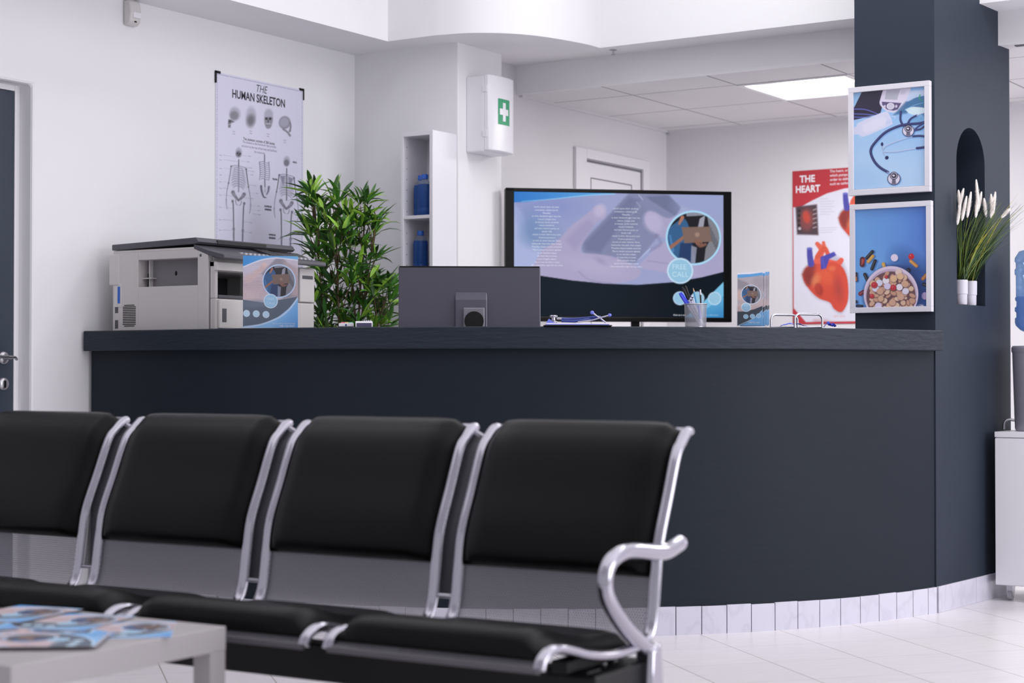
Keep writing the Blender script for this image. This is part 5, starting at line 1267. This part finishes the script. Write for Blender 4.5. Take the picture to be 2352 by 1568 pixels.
def grass_pot(s_, w_, label, seed):
    q = pp(s_, w_, zb+.001); t = thing('potted_grass', label, 'plant', q, group='potted grasses in the niche'); rnd = random.Random(seed)
    MB().lathe([(.024, 0), (.0255, .002), (.0262, .044), (.0285, .046), (.029, .105), (.0275, .106), (.026, .100), (.001, .098)], 32, cap=False).build('pot', M['pot_white'], t, smooth=40)
    MB().lathe([(.001, .097), (.026, .098)], 24, cap=False).build('soil', M['soil'], t)
    V = []; Fc = []; Cc = []; gcol = [lin('3f5a2a'), lin('2f4826'), lin('5d7434'), lin('263c20')]
    out = Vector((.9972, -.075, 0))           # away from the wall
    al = Vector((.075, .9972, 0))
    for k in range(170):
        b0 = Vector((rnd.uniform(-.018, .018), rnd.uniform(-.018, .018), .097)); L = rnd.uniform(.20, .42)
        lean = al*rnd.gauss(.16, .16)+out*rnd.uniform(-.02, .46)+Vector((0, 0, 1)); lean.normalize()
        bend = out*rnd.uniform(.0, .9)+al*rnd.uniform(-.2, .5)-Vector((0, 0, rnd.uniform(0, .5)))
        col = gcol[rnd.randrange(4)] if rnd.random() > .08 else lin('b9b23a')
        wv = rnd.uniform(.0026, .0050); sd_ = (al*rnd.uniform(.4, 1)+out*rnd.uniform(-.6, .6)).normalized(); k0 = len(V)
        for j in range(8):
            u_ = j/7; c = b0+lean*(L*u_)+bend*(L*.32*u_**2.4); ww = wv*(1-u_**2.2)*.5+.0003
            V += [c-sd_*ww, c+sd_*ww]; Cc += [col, col]
        for j in range(7): a = k0+2*j; Fc.append((a, a+1, a+3, a+2))
    color_mesh('grass_blades', V, Fc, Cc, M['blade'], t)
    def plume(top, L, lean):
        m_ = MB(); axis = lean.normalized(); tp = Vector(top); b0 = tp-axis*L
        st = Vector((0, 0, .1)); m_2 = MB(); m_2.sweep(crom([st, st*.5+b0*.5+Vector((0, 0, .03)), b0, tp-axis*L*.3], 5), .0008, n=5); 
        m_.sweep([b0+axis*(L*u_) for u_ in (0, .1, .3, .6, .85, 1)], [.002, .0055, .0066, .0060, .0052, .0030], n=10)
        pvs = []; 
        for k in range(420):
            u_ = rnd.random(); c = b0+axis*(L*u_); rr = (.0115*math.sin(math.pi*min(1, u_*1.0+.08))+.002)
            a = rnd.uniform(0, 2*math.pi); s1_ = axis.orthogonal().normalized(); s2_ = axis.cross(s1_); d_ = s1_*math.cos(a)+s2_*math.sin(a)+axis*.9
            tip = c+d_.normalized()*(rr*1.2+.003); sd2 = d_.cross(axis).normalized()*.0009
            m_.add([c-sd2, c+sd2, tip], [(0, 1, 2)])
        po = m_.build('plume', M['plume'], t, fix=False); m_2.build('plume_stalk', M['blade_stem'], po, smooth=60)
    return t, plume
M['blade_stem'] = mat('grass_stalk', '6d8438', .6)
def rel(px, py, dd, t):
    d_ = dd; a = c2w((px-1176)/F*d_, d_); return Vector((a[0], a[1], 1+(850-py)/F*d_))-t.location
ga, pla = grass_pot(.318, .022, 'left potted ornamental grass with white plumes in the pillar niche', 3)
for (px, py, L, lx) in ((2203, 436, .075, -.1), (2215, 432, .09, .25), (2208, 462, .10, .15), (2222, 450, .105, .2), (2232, 440, .11, .15), (2244, 412, .125, -.08), (2248, 445, .10, .1)):
    pla(rel(px, py, 7.33, ga), L, Vector((lx*.8387, lx*.5446, 1)))
gb, plb = grass_pot(.432, .028, 'right potted ornamental grass with white plumes in the pillar niche', 8)
for (px, py, L, lx) in ((2256, 440, .09, .2), (2262, 455, .08, -.1), (2278, 445, .085, -.05), (2288, 440, .10, .12), (2284, 452, .09, .15)):
    plb(rel(px, py, 7.40, gb), L, Vector((lx*.8387, lx*.5446, 1)))
plb(rel(2322, 478, 7.35, gb), .055, Vector((.8, .5, 1)))

# ================================================================ WATER COOLER CORNER
KX, KY = -2.366, 7.50
KB = thing('rolling_cabinet', 'white cabinet on casters under the water cooler at the right edge', 'cabinet', (KX, KY, 0))
MB().box(0, .46, .004, .42, .068, .708).build('body', M['white'], KB, bevel=.002)
MB().box(-.002, .462, -.002, .422, .709, .733).build('top_board', M['white'], KB, bevel=.002)
MB().box(.003, .457, -.012, .003, .072, .704).build('door', M['white'], KB, bevel=.002)
for x_, y_ in ((.05, .05), (.41, .05), (.05, .37), (.41, .37)):
    m_ = MB(); n = 20; vs = [(x_-.009, y_+.024*math.cos(2*math.pi*k/n), .025+.024*math.sin(2*math.pi*k/n)) for k in range(n)]+[(x_+.009, y_+.024*math.cos(2*math.pi*k/n), .025+.024*math.sin(2*math.pi*k/n)) for k in range(n)]
    m_.add(vs, [tuple(range(n)), tuple(range(n, 2*n))[::-1]]+[(k, (k+1) % n, n+(k+1) % n, n+k) for k in range(n)])
    w_o = m_.build('caster_wheel', M['potg'], KB, smooth=40)
    MB().prism_x([(y_-.012, .02), (y_+.01, .02), (y_+.03, .068), (y_-.02, .068)], x_-.013, x_+.013).build('caster_fork', M['steel'], w_o)
lx_, ly_ = -2.20, 7.72
WC = thing('water_cooler', 'silver grey cylindrical water cooler standing on the white cabinet', 'water cooler', (lx_, ly_, .733))
MB().lathe([(.135, 0), (.140, .01), (.150, .345), (.150, .35)], 56).build('body', M['cooler'], WC, smooth=30)
MB().lathe([(.151, .345), (.1535, .350), (.1535, .366), (.148, .374), (.06, .376)], 56).build('top_collar', M['cooler'], WC, smooth=30)
b = MB(); b.sweep([(0, -.14, .25), (0, -.172, .25), (0, -.180, .242), (0, -.180, .215)], [.012, .011, .010, .009], n=14); b.prism_x([(-.168, .26), (-.20, .275), (-.20, .281), (-.165, .268)], -.011, .011); b.build('tap', M['white'], WC, smooth=50)
MB().sweep(crom([(-.136, -.03, .045), (-.165, -.035, .048), (-.18, -.04, .035), (-.182, -.042, .004)], 5), .006).build('hose', M['steel'], WC, smooth=60)
WB = thing('water_jug', 'large blue water jug upside down on the water cooler', 'water bottle', (lx_, ly_, 1.112))
prf = [(.028, 0), (.028, .03), (.06, .045), (.115, .075), (.135, .10), (.138, .115), (.138, .135), (.132, .142), (.132, .165), (.138, .172), (.138, .190), (.132, .197), (.131, .222), (.136, .228), (.137, .24), (.133, .246), (.133, .355), (.138, .362), (.138, .385), (.133, .392), (.133, .42), (.138, .428), (.137, .445), (.120, .478), (.08, .490), (.0, .492)]
k_ = .425/.492; prf = [(r_, z_*k_) for r_, z_ in prf]
MB().lathe(prf, 56, cap=False).build('jug', M['jug'], WB, smooth=50)
MB().lathe([(r_-.004, z_) for r_, z_ in prf if .02 < z_ < .215]+[(.005, .2145)], 48, cap=False).build('water', M['water'], WB, smooth=50)

# ================================================================ LEAFLETS ON THE COFFEE TABLE
lf0 = None
names = ['leaflet nearest the right corner of the white coffee table', 'leaflet at the middle of the white coffee table', 'leaflet with a light blue corner at the middle of the coffee table', 'leaflet near the front edge of the coffee table', 'leaflet at the left of the coffee table by the frame edge', 'leaflet at the far left corner of the coffee table']
inv = TB.matrix_world
ca, sa = math.cos(ang), math.sin(ang)
for k, (u_, v_, r_) in enumerate(((-.13, -.15, 40), (-.24, -.27, 75), (-.31, -.14, 15), (-.30, -.42, 100), (-.47, -.30, 60), (-.49, -.13, 10), (-.15, -.38, 125), (-.42, -.48, 150))):
    t = thing('leaflet', (names+['pale leaflet close to the front right edge of the coffee table', 'topmost leaflet lying crosswise at the near left of the coffee table'])[k], 'leaflet', (tx+u_*ca-v_*sa, ty+u_*sa+v_*ca, TK+.0008+k*.0012), ang+R(r_), group='leaflets on the coffee table')
    if k == 0: first = flyer_a4().build('printed_side', M['print'], t, z_top=.14, x0=-.1075, y=.0003, flat=True); c = first
    else: c = first.copy(); COL.objects.link(c); c.parent = t
    c.scale = (.8, .8, 1)
    MB().box(-.088, .088, -.120, .1135, -.0006, -.0001).build('paper', M['leaflet_paper'], t)
